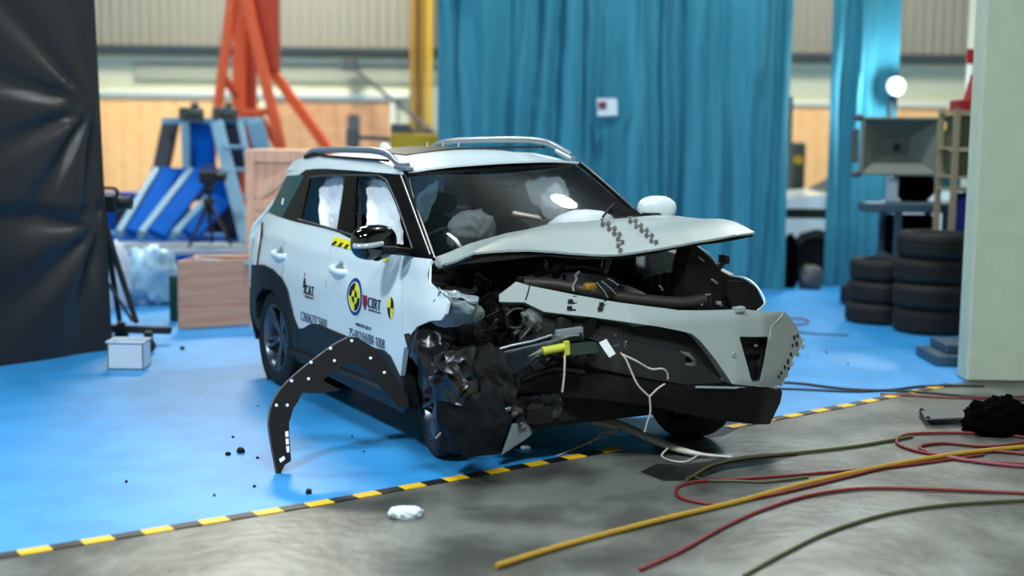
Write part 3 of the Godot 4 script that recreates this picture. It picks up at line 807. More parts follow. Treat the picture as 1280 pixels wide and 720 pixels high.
	obj("hanging_bracket", one_tube([Vector3(1.300, 1.003, -0.037), Vector3(1.280, 1.034, -0.065), Vector3(1.250, 1.069, -0.100)], 0.013, 6, 0.5), M.bare_grey, car)
	var sil := [[Vector3(1.350, 1.038, -0.580), Vector3(1.350, 1.044, -0.647), 0.014], [Vector3(1.350, 1.019, -0.710), Vector3(1.360, 0.986, -0.772), 0.03], [Vector3(1.400, 0.938, -0.730), Vector3(1.380, 0.959, -0.808), 0.02], [Vector3(1.400, 0.934, -0.327), Vector3(1.400, 0.907, -0.350), 0.02], [Vector3(1.400, 0.912, -0.524), Vector3(1.400, 0.947, -0.534), 0.008], [Vector3(1.500, 0.881, -0.558), Vector3(1.500, 0.883, -0.602), 0.014], [Vector3(1.500, 0.889, -0.668), Vector3(1.500, 0.895, -0.724), 0.01], [Vector3(1.380, 0.949, -0.445), Vector3(1.380, 0.955, -0.605), 0.02], [Vector3(1.580, 0.838, -0.474), Vector3(1.570, 0.866, -0.498), 0.02], [Vector3(1.580, 0.835, -0.529), Vector3(1.570, 0.876, -0.552), 0.012], [Vector3(1.600, 0.839, -0.573), Vector3(1.600, 0.856, -0.589), 0.03]]
	for q in sil:
		obj("metal_bracket", one_beam(q[0], q[1], q[2], 0.012, 0.003), M.bare_grey if q[2] > 0.012 else M.steel_dark, car)
	for k in 8:
		var p: Vector3 = Vector3(1.300, 0.954, -0.351).lerp(Vector3(1.420, 0.943, -0.646), k / 7.0)
		obj("engine_part", one_box(p - Vector3(0.03, 0.025 + 0.01 * (k % 3), 0.022), p + Vector3(0.02, 0.02 + 0.012 * ((k * 5) % 4), 0.02), 0.006), M.engine if k % 2 else M.black_plastic, car)
	# ---- torn corner: bumper beam, sheet metal, liner
	var bm := obj("bumper_beam", one_sheet([[Vector3(1.320, 0.639, 0.633), Vector3(1.360, 0.665, 0.499), Vector3(1.420, 0.710, 0.357), Vector3(1.500, 0.746, 0.232)], [Vector3(1.340, 0.605, 0.635), Vector3(1.380, 0.635, 0.510), Vector3(1.450, 0.677, 0.360), Vector3(1.520, 0.695, 0.234)], [Vector3(1.300, 0.477, 0.591), Vector3(1.360, 0.531, 0.512), Vector3(1.440, 0.620, 0.416), Vector3(1.500, 0.622, 0.194)]], 16, 10, Vector3(1, 0, 0.3), 0.01, 0.006, 11), M.beam_blue, car)
	obj("beam_edge", one_tube([Vector3(1.340, 0.643, 0.645), Vector3(1.360, 0.662, 0.571), Vector3(1.390, 0.680, 0.469), Vector3(1.440, 0.714, 0.379)], 0.009, 6), M.steel, bm)
	obj("foil_duct", one_beam(Vector3(1.500, 0.734, 0.397), Vector3(1.540, 0.749, 0.253), 0.03, 0.035, 0.008), M.foil, car)
	obj("foil_duct", one_beam(Vector3(1.510, 0.719, 0.374), Vector3(1.540, 0.723, 0.277), 0.02, 0.012, 0.003), M.foil, car)
	obj("yellow_sensor", one_tube([Vector3(1.500, 0.646, 0.473), Vector3(1.520, 0.663, 0.346)], 0.022, 12), M.yellow_green, car)
	obj("sensor_tip", one_tube([Vector3(1.470, 0.619, 0.535), Vector3(1.500, 0.646, 0.473)], [0.002, 0.018], 10), M.bare_grey, car)
	obj("sensor_flange", one_beam(Vector3(1.530, 0.695, 0.348), Vector3(1.530, 0.620, 0.341), 0.02, 0.03, 0.003), M.yellow_green, car)
	obj("circuit_board", one_sheet(quad_grid(Vector3(1.530, 0.678, 0.333), Vector3(1.560, 0.684, 0.186), Vector3(1.570, 0.625, 0.156), Vector3(1.540, 0.620, 0.319)), 6, 4, Vector3(1, 0, 0.4), 0.006, 0.006, 3), M.board_green, car)
	obj("paper_label", one_sheet(quad_grid(Vector3(1.620, 0.690, 0.206), Vector3(1.620, 0.706, 0.162), Vector3(1.640, 0.628, 0.114), Vector3(1.640, 0.611, 0.154)), 4, 4, Vector3(1, 0, 0.4), 0.002, 0.003, 3), M.white_print, car)
	for p in [Vector3(1.600, 0.713, 0.094), Vector3(1.600, 0.675, 0.083), Vector3(1.600, 0.667, 0.032), Vector3(1.610, 0.651, 0.029)]:
		shards("metal_clip", car, p, 0.012, 2, M.bare_grey, int(p.y * 100))
	crumple("crumpled_wing_edge", car, [[Vector3(1.090, 0.937, 0.860), Vector3(1.214, 0.908, 0.840), Vector3(1.212, 0.887, 0.760), Vector3(1.150, 0.849, 0.660)], [Vector3(1.017, 0.832, 0.860), Vector3(1.160, 0.839, 0.830), Vector3(1.236, 0.839, 0.740), Vector3(1.156, 0.805, 0.620)], [Vector3(0.902, 0.744, 0.850), Vector3(1.048, 0.734, 0.800), Vector3(1.146, 0.750, 0.700), Vector3(1.086, 0.718, 0.600)]], M.paint_grey_shade, 21, 0.022, Vector3(1, 0.3, 1), 8.0, 22)  # grey-blue shade of the inward curve put into the paint colour
	crumple("torn_wing_strip", car, [[Vector3(1.032, 0.938, 0.840), Vector3(1.152, 0.931, 0.780), Vector3(1.213, 0.905, 0.700)], [Vector3(1.050, 0.927, 0.840), Vector3(1.171, 0.913, 0.790), Vector3(1.241, 0.888, 0.710)], [Vector3(1.078, 0.914, 0.840), Vector3(1.189, 0.898, 0.790), Vector3(1.232, 0.870, 0.710)]], M.paint_grey_shade, 22, 0.02, Vector3(1, 1, 1))
	crumple("headlamp_shell", car, [[Vector3(1.220, 0.803, 0.443), Vector3(1.240, 0.828, 0.387), Vector3(1.260, 0.800, 0.314)], [Vector3(1.220, 0.732, 0.403), Vector3(1.300, 0.768, 0.402), Vector3(1.270, 0.751, 0.324)], [Vector3(1.220, 0.676, 0.392), Vector3(1.260, 0.693, 0.372), Vector3(1.250, 0.705, 0.321)]], M.bare_grey, 23, 0.02)
	obj("headlamp_ring", one_tube(spl([Vector3(1.200, 0.792, 0.514), Vector3(1.200, 0.823, 0.471), Vector3(1.220, 0.819, 0.419), Vector3(1.220, 0.758, 0.403), Vector3(1.220, 0.727, 0.452), Vector3(1.200, 0.736, 0.499), Vector3(1.200, 0.792, 0.514)], 5), 0.012, 7), M.engine, car)
	shards("torn_fitting", car, Vector3(1.150, 0.766, 0.539), 0.07, 7, M.engine, 9)
	shards("torn_fitting", car, Vector3(1.250, 0.745, 0.411), 0.06, 6, M.bare_grey, 10)
	shards("torn_fitting", car, Vector3(1.020, 0.924, 0.576), 0.08, 6, M.engine, 11)
	shards("torn_fitting", car, Vector3(0.950, 0.986, 0.684), 0.06, 5, M.engine, 12)
	shards("torn_fitting", car, Vector3(1.420, 0.588, 0.364), 0.09, 6, M.engine, 13)
	shards("torn_fitting", car, Vector3(1.500, 0.613, 0.194), 0.07, 5, M.bar_grey, 14)
	shards("torn_fitting", car, Vector3(1.300, 0.319, 0.434), 0.08, 6, M.bar_grey, 15)
	shards("torn_fitting", car, Vector3(1.450, 0.992, -0.621), 0.09, 7, M.engine, 16)
	shards("torn_fitting", car, Vector3(1.200, 0.989, 0.185), 0.10, 7, M.engine, 17)
	crumple("torn_inner_wing", car, [[Vector3(0.920, 1.003, 0.644), Vector3(0.950, 1.021, 0.489), Vector3(1.000, 0.976, 0.342)], [Vector3(0.950, 0.857, 0.683), Vector3(1.000, 0.831, 0.505), Vector3(1.050, 0.807, 0.344)], [Vector3(0.950, 0.658, 0.633), Vector3(1.000, 0.632, 0.463), Vector3(1.050, 0.607, 0.315)]], M.liner_black, 24, 0.05, Vector3(1, 0.2, 0.6), 7.0, 26)
	crumple("torn_liner", car, [[Vector3(1.000, 0.717, 0.756), Vector3(1.000, 0.726, 0.563), Vector3(1.050, 0.656, 0.392)], [Vector3(1.050, 0.511, 0.781), Vector3(1.080, 0.478, 0.579), Vector3(1.100, 0.444, 0.393)], [Vector3(1.000, 0.233, 0.680), Vector3(1.050, 0.206, 0.535), Vector3(1.080, 0.243, 0.403)]], M.liner_black, 25, 0.06, Vector3(1, 0.2, 0.6), 6.0, 26)
	crumple("wheel_arch_liner", car, [[Vector3(0.728, 0.653, 0.880), Vector3(0.865, 0.696, 0.860), Vector3(0.974, 0.690, 0.800)], [Vector3(0.821, 0.562, 0.900), Vector3(1.005, 0.599, 0.900), Vector3(1.089, 0.580, 0.820)], [Vector3(1.010, 0.491, 0.930), Vector3(1.161, 0.465, 0.930), Vector3(1.223, 0.462, 0.860)]], M.film_black, 26, 0.03, Vector3(1, 0.2, 1.4), 6.0, 26)
	crumple("torn_plastic_film", car, [[Vector3(1.179, 0.607, 0.940), Vector3(1.259, 0.636, 0.880), Vector3(1.388, 0.667, 0.820)], [Vector3(1.209, 0.488, 0.950), Vector3(1.373, 0.525, 0.920), Vector3(1.478, 0.528, 0.840)], [Vector3(1.247, 0.382, 0.950), Vector3(1.410, 0.393, 0.920), Vector3(1.480, 0.423, 0.840)]], M.film_black, 27, 0.03, Vector3(1, 0.2, 1.4), 5.0, 28)
	crumple("liner_flap", car, [[Vector3(1.234, 0.407, 0.930), Vector3(1.419, 0.448, 0.880), Vector3(1.643, 0.489, 0.800)], [Vector3(1.266, 0.270, 0.950), Vector3(1.538, 0.321, 0.920), Vector3(1.759, 0.374, 0.820)], [Vector3(1.310, 0.127, 0.930), Vector3(1.583, 0.169, 0.920), Vector3(1.696, 0.201, 0.840)]], M.liner_black, 29, 0.025, Vector3(1, 0.2, 1.0), 6.0, 24)
	crumple("liner_flap", car, [[Vector3(1.351, 0.644, 0.800), Vector3(1.426, 0.683, 0.740), Vector3(1.519, 0.662, 0.700)], [Vector3(1.444, 0.539, 0.840), Vector3(1.517, 0.554, 0.780), Vector3(1.621, 0.538, 0.720)], [Vector3(1.480, 0.403, 0.840), Vector3(1.605, 0.418, 0.800), Vector3(1.689, 0.432, 0.740)]], M.liner_black, 30, 0.035, Vector3(1, 0.2, 1.0), 6.0, 24)
	shards("film_scrap", car, Vector3(1.331, 0.589, 0.980), 0.05, 4, M.film_black, 5)
	shards("film_scrap", car, Vector3(1.469, 0.514, 0.970), 0.07, 6, M.film_black, 6)
	shards("torn_joint", car, Vector3(1.240, 0.448, 0.567), 0.07, 7, M.bare_grey, 7)
	shards("torn_joint", car, Vector3(1.200, 0.513, 0.612), 0.04, 3, M.bare_grey, 8)
	crumple("splash_shield", car, [[Vector3(1.250, 0.350, 0.503), Vector3(1.300, 0.368, 0.410), Vector3(1.400, 0.393, 0.299)], [Vector3(1.250, 0.242, 0.502), Vector3(1.300, 0.279, 0.384), Vector3(1.400, 0.335, 0.273)], [Vector3(1.250, 0.152, 0.461), Vector3(1.300, 0.195, 0.358), Vector3(1.400, 0.273, 0.297)]], M.bar_grey, 28, 0.03, Vector3(1, 0.4, 0.5), 7.0)
	obj("control_arm", one_tube([Vector3(1.150, 0.278, 0.484), Vector3(1.200, 0.297, 0.399), Vector3(1.250, 0.275, 0.344)], 0.014, 8), M.foil, car)
	obj("subframe", one_box(Vector3(0.75, 0.20, -0.55), Vector3(1.35, 0.34, 0.45), 0.04), M.black, car)
	obj("cooling_pack", one_box(Vector3(1.22, 0.30, -0.50), Vector3(1.36, 0.80, 0.28), 0.02), M.black, car)
	obj("crushed_duct", one_tube(spl([Vector3(1.360, 0.475, 0.496), Vector3(1.440, 0.533, 0.376), Vector3(1.500, 0.514, 0.217)], 5), 0.03, 8, 0.6), M.liner_black, car)
	obj("torn_wing_shard", one_sheet(quad_grid(Vector3(1.300, 0.234, 0.530), Vector3(1.320, 0.236, 0.430), Vector3(1.300, 0.165, 0.407), Vector3(1.280, 0.068, 0.580)), 10, 10, Vector3(1, 0.3, 0.5), 0.006, 0.006, 31), M.paint_grey_shade, car)
	# ---- loose wires
	for q in [[Vector3(1.550, 0.625, 0.369), Vector3(1.570, 0.584, 0.381), Vector3(1.580, 0.516, 0.390), Vector3(1.580, 0.442, 0.399)],
		[Vector3(1.599, 0.622, 0.056), Vector3(1.625, 0.587, 0.038), Vector3(1.645, 0.521, 0.015), Vector3(1.664, 0.454, -0.014), Vector3(1.679, 0.392, -0.077)],
		[Vector3(1.679, 0.392, -0.077), Vector3(1.695, 0.434, -0.115), Vector3(1.697, 0.456, -0.159)], [Vector3(1.679, 0.392, -0.077), Vector3(1.676, 0.310, -0.087), Vector3(1.662, 0.253, -0.078), Vector3(1.649, 0.199, -0.073)],
		[Vector3(1.605, 0.614, 0.049), Vector3(1.661, 0.586, 0.003), Vector3(1.679, 0.540, -0.078), Vector3(1.706, 0.540, -0.135), Vector3(1.707, 0.516, -0.166), Vector3(1.701, 0.481, -0.176)],
		[Vector3(1.200, 0.548, 0.670), Vector3(1.200, 0.404, 0.726), Vector3(1.200, 0.285, 0.810), Vector3(1.100, 0.152, 0.875)], [Vector3(1.200, 0.568, 0.651), Vector3(1.220, 0.401, 0.656), Vector3(1.200, 0.267, 0.629), Vector3(1.200, 0.140, 0.569)]]:
		obj("loose_wire", one_tube(spl(q, 6), 0.0055, 6), M.wire_pale, car)
	# ---- floor pan, wheels
	obj("floor_pan", one_box(Vector3(-1.95, 0.24, -0.72), Vector3(0.75, 0.34, 0.72), 0.03), M.black, car)
	wheel(car, Vector3(-1.40, 0.332, 0.745), Vector3.ZERO)
	wheel(car, Vector3(0.87, 0.325, 0.70), Vector3(4, -15, 0))
	wheel(car, Vector3(-1.40, 0.332, -0.745), Vector3(0, 180, 0))
	wheel(car, Vector3(1.13, 0.332, -0.755), Vector3(0, 180, 0))
	# ---- mirrors and handles
	var mr := obj("door_mirror", one_blob(at(Vector3(0.543, 1.144, 0.980), Vector3(0, 20, 0)), Vector3(0.08, 0.098, 0.15), 2.5, 0.0, 1, 28, 18), M.mirror_black, car)
	obj("indicator", one_tube([Vector3(0.597, 1.133, 1.122), Vector3(0.628, 1.133, 1.100), Vector3(0.641, 1.135, 1.059), Vector3(0.638, 1.139, 1.011), Vector3(0.625, 1.143, 0.967)], 0.015, 8), M.lamp_clear, mr)
	obj("mirror_arm", one_beam(Vector3(0.605, 1.090, 0.794), Vector3(0.726, 1.119, 0.980), 0.09, 0.045, 0.015), M.black_plastic, mr)
	obj("mirror_foot", one_blob(at(Vector3(0.580, 1.064, 0.980)), Vector3(0.03, 0.02, 0.03)), M.black_plastic, mr)
	var ml := obj("door_mirror", one_blob(at(Vector3(0.473, 1.289, -0.980), Vector3(0, -20, 0)), Vector3(0.07, 0.082, 0.125), 2.3, 0.0, 1, 28, 18), M.paint, car)
	obj("mirror_arm", one_beam(Vector3(0.624, 1.257, -0.780), Vector3(0.510, 1.246, -0.960), 0.06, 0.04, 0.01), M.black_plastic, ml)
	for q in [[Vector3(-1.293, 0.911, 0.850)], [Vector3(-0.260, 0.905, 0.851)]]:
		var h := obj("door_handle", one_tube(spl([q[0] + Vector3(-0.11, 0.012, -0.01), q[0] + Vector3(-0.07, 0.006, 0.028), q[0] + Vector3(0.0, 0.0, 0.036), q[0] + Vector3(0.07, -0.002, 0.028), q[0] + Vector3(0.11, 0.0, -0.01)], 4), 0.016, 8, 1.3), M.paint, car)
		obj("handle_cup", one_blob(at(q[0] + Vector3(0.01, 0.0, 0.0)), Vector3(0.075, 0.042, 0.006)), M.paint_grey_shade, h)
		obj("handle_lock", one_blob(at(q[0] + Vector3(0.03, 0.048, 0.0)), Vector3(0.016, 0.016, 0.012)), M.paint_grey_shade, h)
	# ---- stickers
	var tilt := Basis.from_euler(Vector3(-0.05, 0, 0))
	var sc := Vector2(0.021, 0.778)
	var ring := new_st()
	disc(ring, 0, sc, 0.088, 0.112, 0, TAU, 0.003)
	var sticker := obj("round_sticker", ring, M.sticker_blue, car)
	var edge := new_st()
	disc(edge, 0, sc, 0.112, 0.118, 0, TAU, 0.002)
	disc(edge, 0, sc, 0.084, 0.089, 0, TAU, 0.004)
	obj("sticker_border", edge, M.white_print, sticker)
	var sy := new_st()
	var sk := new_st()
	for k in 4:
		disc(sy if k % 2 == 0 else sk, 0, sc, 0.042, 0.084, k * PI / 2, (k + 1) * PI / 2, 0.003)
		disc(sk if k % 2 == 0 else sy, 0, sc, 0.0, 0.042, k * PI / 2, (k + 1) * PI / 2, 0.003)
	obj("yellow_quarters", sy, M.sticker_yellow, sticker)
	obj("black_quarters", sk, M.print_black, sticker)
	var tc := Vector2(0.525, 0.773)
	var ty := new_st()
	var tk := new_st()
	for k in 4:
		disc(ty if k % 2 else tk, 0, tc, 0.0, 0.062, k * PI / 2, (k + 1) * PI / 2, 0.003, Transform3D(), 0.66)
	var tg := obj("target_sticker", ty, M.sticker_yellow, car)
	obj("black_quarters", tk, M.print_black, tg)
	var sh := Vector2(0.173, 0.763)
	obj("shield_sticker", one_panel(PackedVector2Array([sh + Vector2(-0.032, 0.045), sh + Vector2(0, 0.04), sh + Vector2(0.032, 0.045), sh + Vector2(0.03, -0.01), sh + Vector2(0, -0.05), sh + Vector2(-0.03, -0.01)]), 0, 0.0, 0.003), M.sticker_red, car)
	obj("shield_cross", one_panel(PackedVector2Array([sh + Vector2(-0.008, 0.041), sh + Vector2(0.008, 0.041), sh + Vector2(0.006, -0.04), sh + Vector2(-0.006, -0.04)]), 0, 0.0, 0.0045), M.sticker_violet, car)
	lettering("CIRT", Vector3(0.303, 0.769, 0.874), 0.062, tilt, M.print_navy, car, "sticker_lettering")
	lettering("Central Institute of Road Transport", Vector3(0.308, 0.728, 0.874), 0.010, tilt, M.print_black, car, "sticker_lettering", 0.85, false)
	lettering("iCAT", Vector3(-0.710, 0.736, 0.874), 0.062, tilt, M.print_black, car, "sticker_lettering")
	obj("sticker_line", one_beam(Vector3(-0.801, 0.711, 0.874) , Vector3(-0.614, 0.711, 0.874), 0.004, 0.004), M.print_orange, car)
	lettering("testing for you", Vector3(-0.704, 0.693, 0.874), 0.014, tilt, M.print_black, car, "sticker_lettering", 1.2, false)
	obj("sticker_figure", one_tube([Vector3(-0.773, 0.750, 0.874), Vector3(-0.775, 0.786, 0.874), Vector3(-0.781, 0.809, 0.873)], [0.016, 0.010, 0.006], 6, 0.3), M.print_black, car)
	obj("sticker_flame", one_blob(at(Vector3(-0.786, 0.831, 0.870)), Vector3(0.008, 0.014, 0.002)), M.print_orange, car)
	lettering("C26062TC5000", Vector3(-0.630, 0.556, 0.874), 0.062, tilt, M.print_navy, car, "sticker_lettering", 0.82, false)
	lettering("75-002/HHBR-1008", Vector3(0.195, 0.556, 0.874), 0.056, tilt, M.print_navy, car, "sticker_lettering", 0.80, false)
	lettering("www.bncap.in", Vector3(0.155, 0.622, 0.874), 0.026, tilt, M.print_navy, car, "sticker_lettering", 1.0, false)
	var hz := obj("hazard_sticker", one_panel(PackedVector2Array([Vector2(-0.469, 1.097), Vector2(-0.204, 1.090), Vector2(-0.157, 1.041), Vector2(-0.472, 1.048)]), 0, 0.0, 0.004), M.sticker_yellow, car)
	for q in [PackedVector2Array([Vector2(-0.435, 1.073), Vector2(-0.389, 1.071), Vector2(-0.417, 1.046), Vector2(-0.472, 1.047)]), PackedVector2Array([Vector2(-0.337, 1.070), Vector2(-0.292, 1.069), Vector2(-0.321, 1.043), Vector2(-0.366, 1.045)]), PackedVector2Array([Vector2(-0.241, 1.068), Vector2(-0.197, 1.067), Vector2(-0.221, 1.041), Vector2(-0.263, 1.042)])]:
		obj("black_stripe", one_panel(q, 0, 0.0, 0.006), M.print_black, hz)
	obj("yellow_label", one_panel(PackedVector2Array([Vector2(0.308, 1.038), Vector2(0.396, 1.037), Vector2(0.375, 1.015), Vector2(0.321, 1.019)]), 0, 0.0, 0.004), M.sticker_yellow, car)
	# ---- inside
	obj("dashboard", one_sheet([[Vector3(0.62, 1.00, 0.68), Vector3(0.66, 1.04, 0), Vector3(0.62, 1.08, -0.68)], [Vector3(0.38, 1.02, 0.68), Vector3(0.36, 1.07, 0), Vector3(0.38, 1.10, -0.68)], [Vector3(0.28, 0.85, 0.68), Vector3(0.26, 0.88, 0), Vector3(0.28, 0.9, -0.68)]], 16, 10, Vector3(-0.3, 1, 0), 0.02), M.black_plastic, car)
	for z in [0.37, -0.37]:
		var seat := obj("seat", one_blob(at(Vector3(-0.38, 0.86, z), Vector3(0, 0, 14)), Vector3(0.11, 0.36, 0.25), 3.0), M.seat, car)
		obj("headrest", one_blob(at(Vector3(-0.50, 1.29, z), Vector3(0, 0, 10)), Vector3(0.06, 0.10, 0.14), 3.0), M.seat, seat)
		obj("cushion", one_blob(at(Vector3(-0.12, 0.58, z)), Vector3(0.28, 0.10, 0.25), 3.0), M.seat, seat)
	var bench := obj("rear_seat", one_blob(at(Vector3(-1.25, 0.85, 0), Vector3(0, 0, 16)), Vector3(0.12, 0.34, 0.60), 3.4), M.seat, car)
	for z in [0.38, -0.38]:
		obj("headrest", one_blob(at(Vector3(-1.36, 1.24, z), Vector3(0, 0, 10)), Vector3(0.06, 0.08, 0.14), 3.0), M.seat, bench)
	obj("steering_wheel", one_lathe(at(Vector3(0.16, 1.02, 0.37), Vector3(0, 0, 65)), [Vector2(0.175, 0.0), Vector2(0.185, 0.012), Vector2(0.195, 0.0), Vector2(0.185, -0.012), Vector2(0.175, 0.0)], 28), M.black, car)
	obj("driver_airbag", one_blob(at(Vector3(0.220, 1.153, 0.207), Vector3(0, 0, 60)), Vector3(0.15, 0.10, 0.16), 2.0, 0.25, 3, 28, 18), M.airbag_dimmed, car)
	obj("passenger_airbag", one_blob(at(Vector3(0.400, 1.152, -0.470), Vector3(0, 0, 20)), Vector3(0.18, 0.13, 0.24), 2.2, 0.10, 4, 24, 16), M.airbag, car)
	obj("torn_glass_strip", one_tube([Vector3(0.600, 1.185, 0.553), Vector3(0.710, 1.157, 0.560), Vector3(0.640, 1.096, 0.488)], 0.012, 6, 0.4), M.airbag, car)
	obj("curtain_airbag", one_sheet([[Vector3(-1.257, 1.422, 0.545), Vector3(-1.087, 1.439, 0.545), Vector3(-0.909, 1.445, 0.545)], [Vector3(-1.173, 1.286, 0.620), Vector3(-1.073, 1.280, 0.580), Vector3(-0.772, 1.316, 0.620)], [Vector3(-0.968, 1.102, 0.680), Vector3(-0.879, 1.092, 0.660), Vector3(-0.635, 1.110, 0.700)]], 20, 24, Vector3(0, 0, 1), 0.015, 0.02, 14, 8.0), M.airbag, car)
	obj("curtain_airbag", one_sheet([[Vector3(-0.546, 1.437, 0.545), Vector3(-0.362, 1.454, 0.540), Vector3(-0.162, 1.432, 0.545)], [Vector3(-0.377, 1.286, 0.620), Vector3(-0.249, 1.282, 0.580), Vector3(0.067, 1.291, 0.620)], [Vector3(-0.173, 1.095, 0.710), Vector3(-0.051, 1.093, 0.670), Vector3(0.325, 1.114, 0.710)]], 20, 24, Vector3(0, 0, 1), 0.015, 0.02, 15, 8.0), M.airbag, car)
	obj("seat_belt", one_sheet(quad_grid(Vector3(-0.718, 1.420, 0.520), Vector3(-0.667, 1.422, 0.520), Vector3(-0.464, 1.110, 0.620), Vector3(-0.527, 1.106, 0.620)), 2, 8, Vector3(0, 0, 1), 0.004), M.trim_grey, car)
	obj("rear_view_mirror", one_blob(at(Vector3(0.22, 1.45, 0.0)), Vector3(0.02, 0.035, 0.12), 3.0), M.black_gloss, car)

# ---------------------------------------------------------------- the hall
func make_materials() -> void:
	mat("paint", Color(0.85, 0.90, 0.915), 0.32, 0.0, 0.6)
	mat("paint_shaded", Color(0.57, 0.615, 0.61), 0.4, 0.0, 0.35)  # the car's white, darkened where the front gets less light
	mat("paint_grey_shade", Color(0.50, 0.56, 0.58), 0.4, 0.0, 0.3)  # the car's white, greyed for the shade on the crumpled wing
	mat("black_gloss", Color(0.03, 0.03, 0.035), 0.3)
	M.black_gloss.metallic_specular = 0.25
	mat("mirror_black", Color(0.02, 0.02, 0.025), 0.12, 0.0, 0.6)
	mat("black", Color(0.018, 0.018, 0.02), 0.8)
	mat("black_plastic", Color(0.07, 0.07, 0.075), 0.5)
	M.black_plastic.metallic_specular = 0.28
	mat("film_black", Color(0.06, 0.06, 0.065), 0.3)
	mat("liner_black", Color(0.045, 0.045, 0.05), 0.6)
	M.liner_black.metallic_specular = 0.22
	mat("cladding", Color(0.05, 0.055, 0.065), 0.5)
	mat("trim_grey", Color(0.22, 0.23, 0.24), 0.4)
	mat("highlight_grey", Color(0.42, 0.44, 0.46), 0.2, 0.6)  # tone of the painted highlight on the pillar
	mat("tyre", Color(0.035, 0.035, 0.038), 0.75)
	mat("rim", Color(0.36, 0.41, 0.46), 0.28, 0.75)
	mat("steel_dark", Color(0.13, 0.13, 0.14), 0.4, 0.7)
	mat("steel", Color(0.55, 0.58, 0.6), 0.35, 0.8)
	mat("foil", Color(0.75, 0.8, 0.84), 0.25, 0.85)
	mat("bare_grey", Color(0.42, 0.43, 0.42), 0.5, 0.3)
	mat("beam_blue", Color(0.13, 0.17, 0.2), 0.4, 0.4)
	mat("bar_grey", Color(0.09, 0.095, 0.105), 0.5)
	mat("engine", Color(0.08, 0.08, 0.08), 0.5, 0.3)
	mat("frame_brown", Color(0.13, 0.10, 0.08), 0.6)
	mat("hose", Color(0.09, 0.085, 0.08), 0.5)
	mat("rail", Color(0.55, 0.6, 0.64), 0.3, 0.55)
	mat("lamp_clear", Color(0.72, 0.76, 0.79), 0.15, 0.3, 0.5)
	mat("white_print", Color(0.88, 0.9, 0.9), 0.6)
	mat("print_black", Color(0.02, 0.02, 0.025), 0.5)
	mat("print_navy", Color(0.10, 0.18, 0.30), 0.5)
	mat("print_orange", Color(0.75, 0.3, 0.08), 0.5)
	mat("sticker_blue", Color(0.12, 0.22, 0.5), 0.5)
	mat("sticker_yellow", Color(0.9, 0.86, 0.08), 0.5)
	mat("sticker_red", Color(0.7, 0.1, 0.15), 0.5)
	mat("sticker_violet", Color(0.25, 0.15, 0.4), 0.5)
	mat("yellow_dull", Color(0.5, 0.38, 0.05), 0.5)
	mat("yellow_green", Color(0.72, 0.74, 0.22), 0.5)
	mat("board_green", Color(0.12, 0.2, 0.16), 0.5)
	mat("wire_pale", Color(0.66, 0.64, 0.60), 0.6)
	mat("interior_grey", Color(0.07, 0.07, 0.075), 0.9)
	mat("seat", Color(0.045, 0.04, 0.04), 0.9)
	M.seat.metallic_specular = 0.2
	mat("airbag", Color(0.92, 0.95, 0.98), 0.7)
	glass("screen_glass", Color(0.12, 0.17, 0.17, 0.14))
	mat("dark_glass", Color(0.03, 0.27, 0.29), 0.4)
	glass("added_dark_tint", Color(0.02, 0.03, 0.03, 0.93))  # near-black tint added to keep the cabin dark
	mat("airbag_dimmed", Color(0.42, 0.46, 0.46), 0.8)  # greyed copy of the airbag colour, dimmed to suit the dark cabin
	mat("glare_haze", Color(0.60, 0.82, 0.92, 0.07), 0.3)  # faint bluish white for the painted haze on the windscreen
	M.glare_haze.transparency = BaseMaterial3D.TRANSPARENCY_ALPHA
	mat("bar_pale", Color(0.72, 0.70, 0.66), 0.5)
	mat("sunroof_glass", Color(0.03, 0.03, 0.025), 0.3)
	# hall
	tri_tex(mat("floor_blue", Color(1, 1, 1), 0.46), noise_tex(3, 0.012, Color(0.16, 0.53, 0.785), Color(0.20, 0.575, 0.835), 0.25, 0.75, 5), 3.0, noise_norm(5, 0.05, 1.2), 0.10)
	tri_tex(mat("floor_grey", Color(1, 1, 1), 0.38), noise_tex(8, 0.010, Color(0.25, 0.255, 0.24), Color(0.40, 0.41, 0.39), 0.25, 0.72, 6), 3.4, noise_norm(6, 0.06, 1.6), 0.2)
	mat("tape_black", Color(0.05, 0.055, 0.06), 0.5)
	mat("tape_yellow", Color(0.88, 0.70, 0.05), 0.5)
	mat("wall_grey", Color(0.74, 0.75, 0.66), 0.8)
	mat("wall_pale", Color(0.78, 0.79, 0.72), 0.7)
	mat("wall_shade", Color(0.60, 0.61, 0.54), 0.8)
	mat("white_frame", Color(0.86, 0.86, 0.80), 0.6)
	mat("sheet_metal", Color(0.56, 0.55, 0.50), 0.6)
	tri_tex(mat("shutter_orange", Color(1, 1, 1), 0.6), noise_tex(12, 0.02, Color(0.99, 0.75, 0.50), Color(1.0, 0.78, 0.53)), 3.0)
	tri_tex(mat("shutter_tan", Color(1, 1, 1), 0.6), noise_tex(13, 0.02, Color(0.76, 0.56, 0.40), Color(0.80, 0.60, 0.44)), 3.0)
	tri_tex(mat("column_pale", Color(1, 1, 1), 0.6), noise_tex(14, 0.02, Color(0.67, 0.72, 0.65), Color(0.69, 0.74, 0.67)), 3.0)
	mat("ceiling_grey", Color(0.24, 0.25, 0.25), 0.9)
	var cm := mat("curtain_blue", Color(0.17, 0.49, 0.58), 0.8)
	cm.rim_enabled = true
	cm.rim = 0.2
	mat("tarp", Color(0.10, 0.10, 0.115), 0.42)
	mat("red_steel", Color(0.88, 0.34, 0.14), 0.5)
	mat("red_shaded", Color(0.70, 0.22, 0.08), 0.5)  # darker copy of the red steel, shade put into its colour
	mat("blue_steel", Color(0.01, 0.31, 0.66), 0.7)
	M.blue_steel.metallic_specular = 0.15
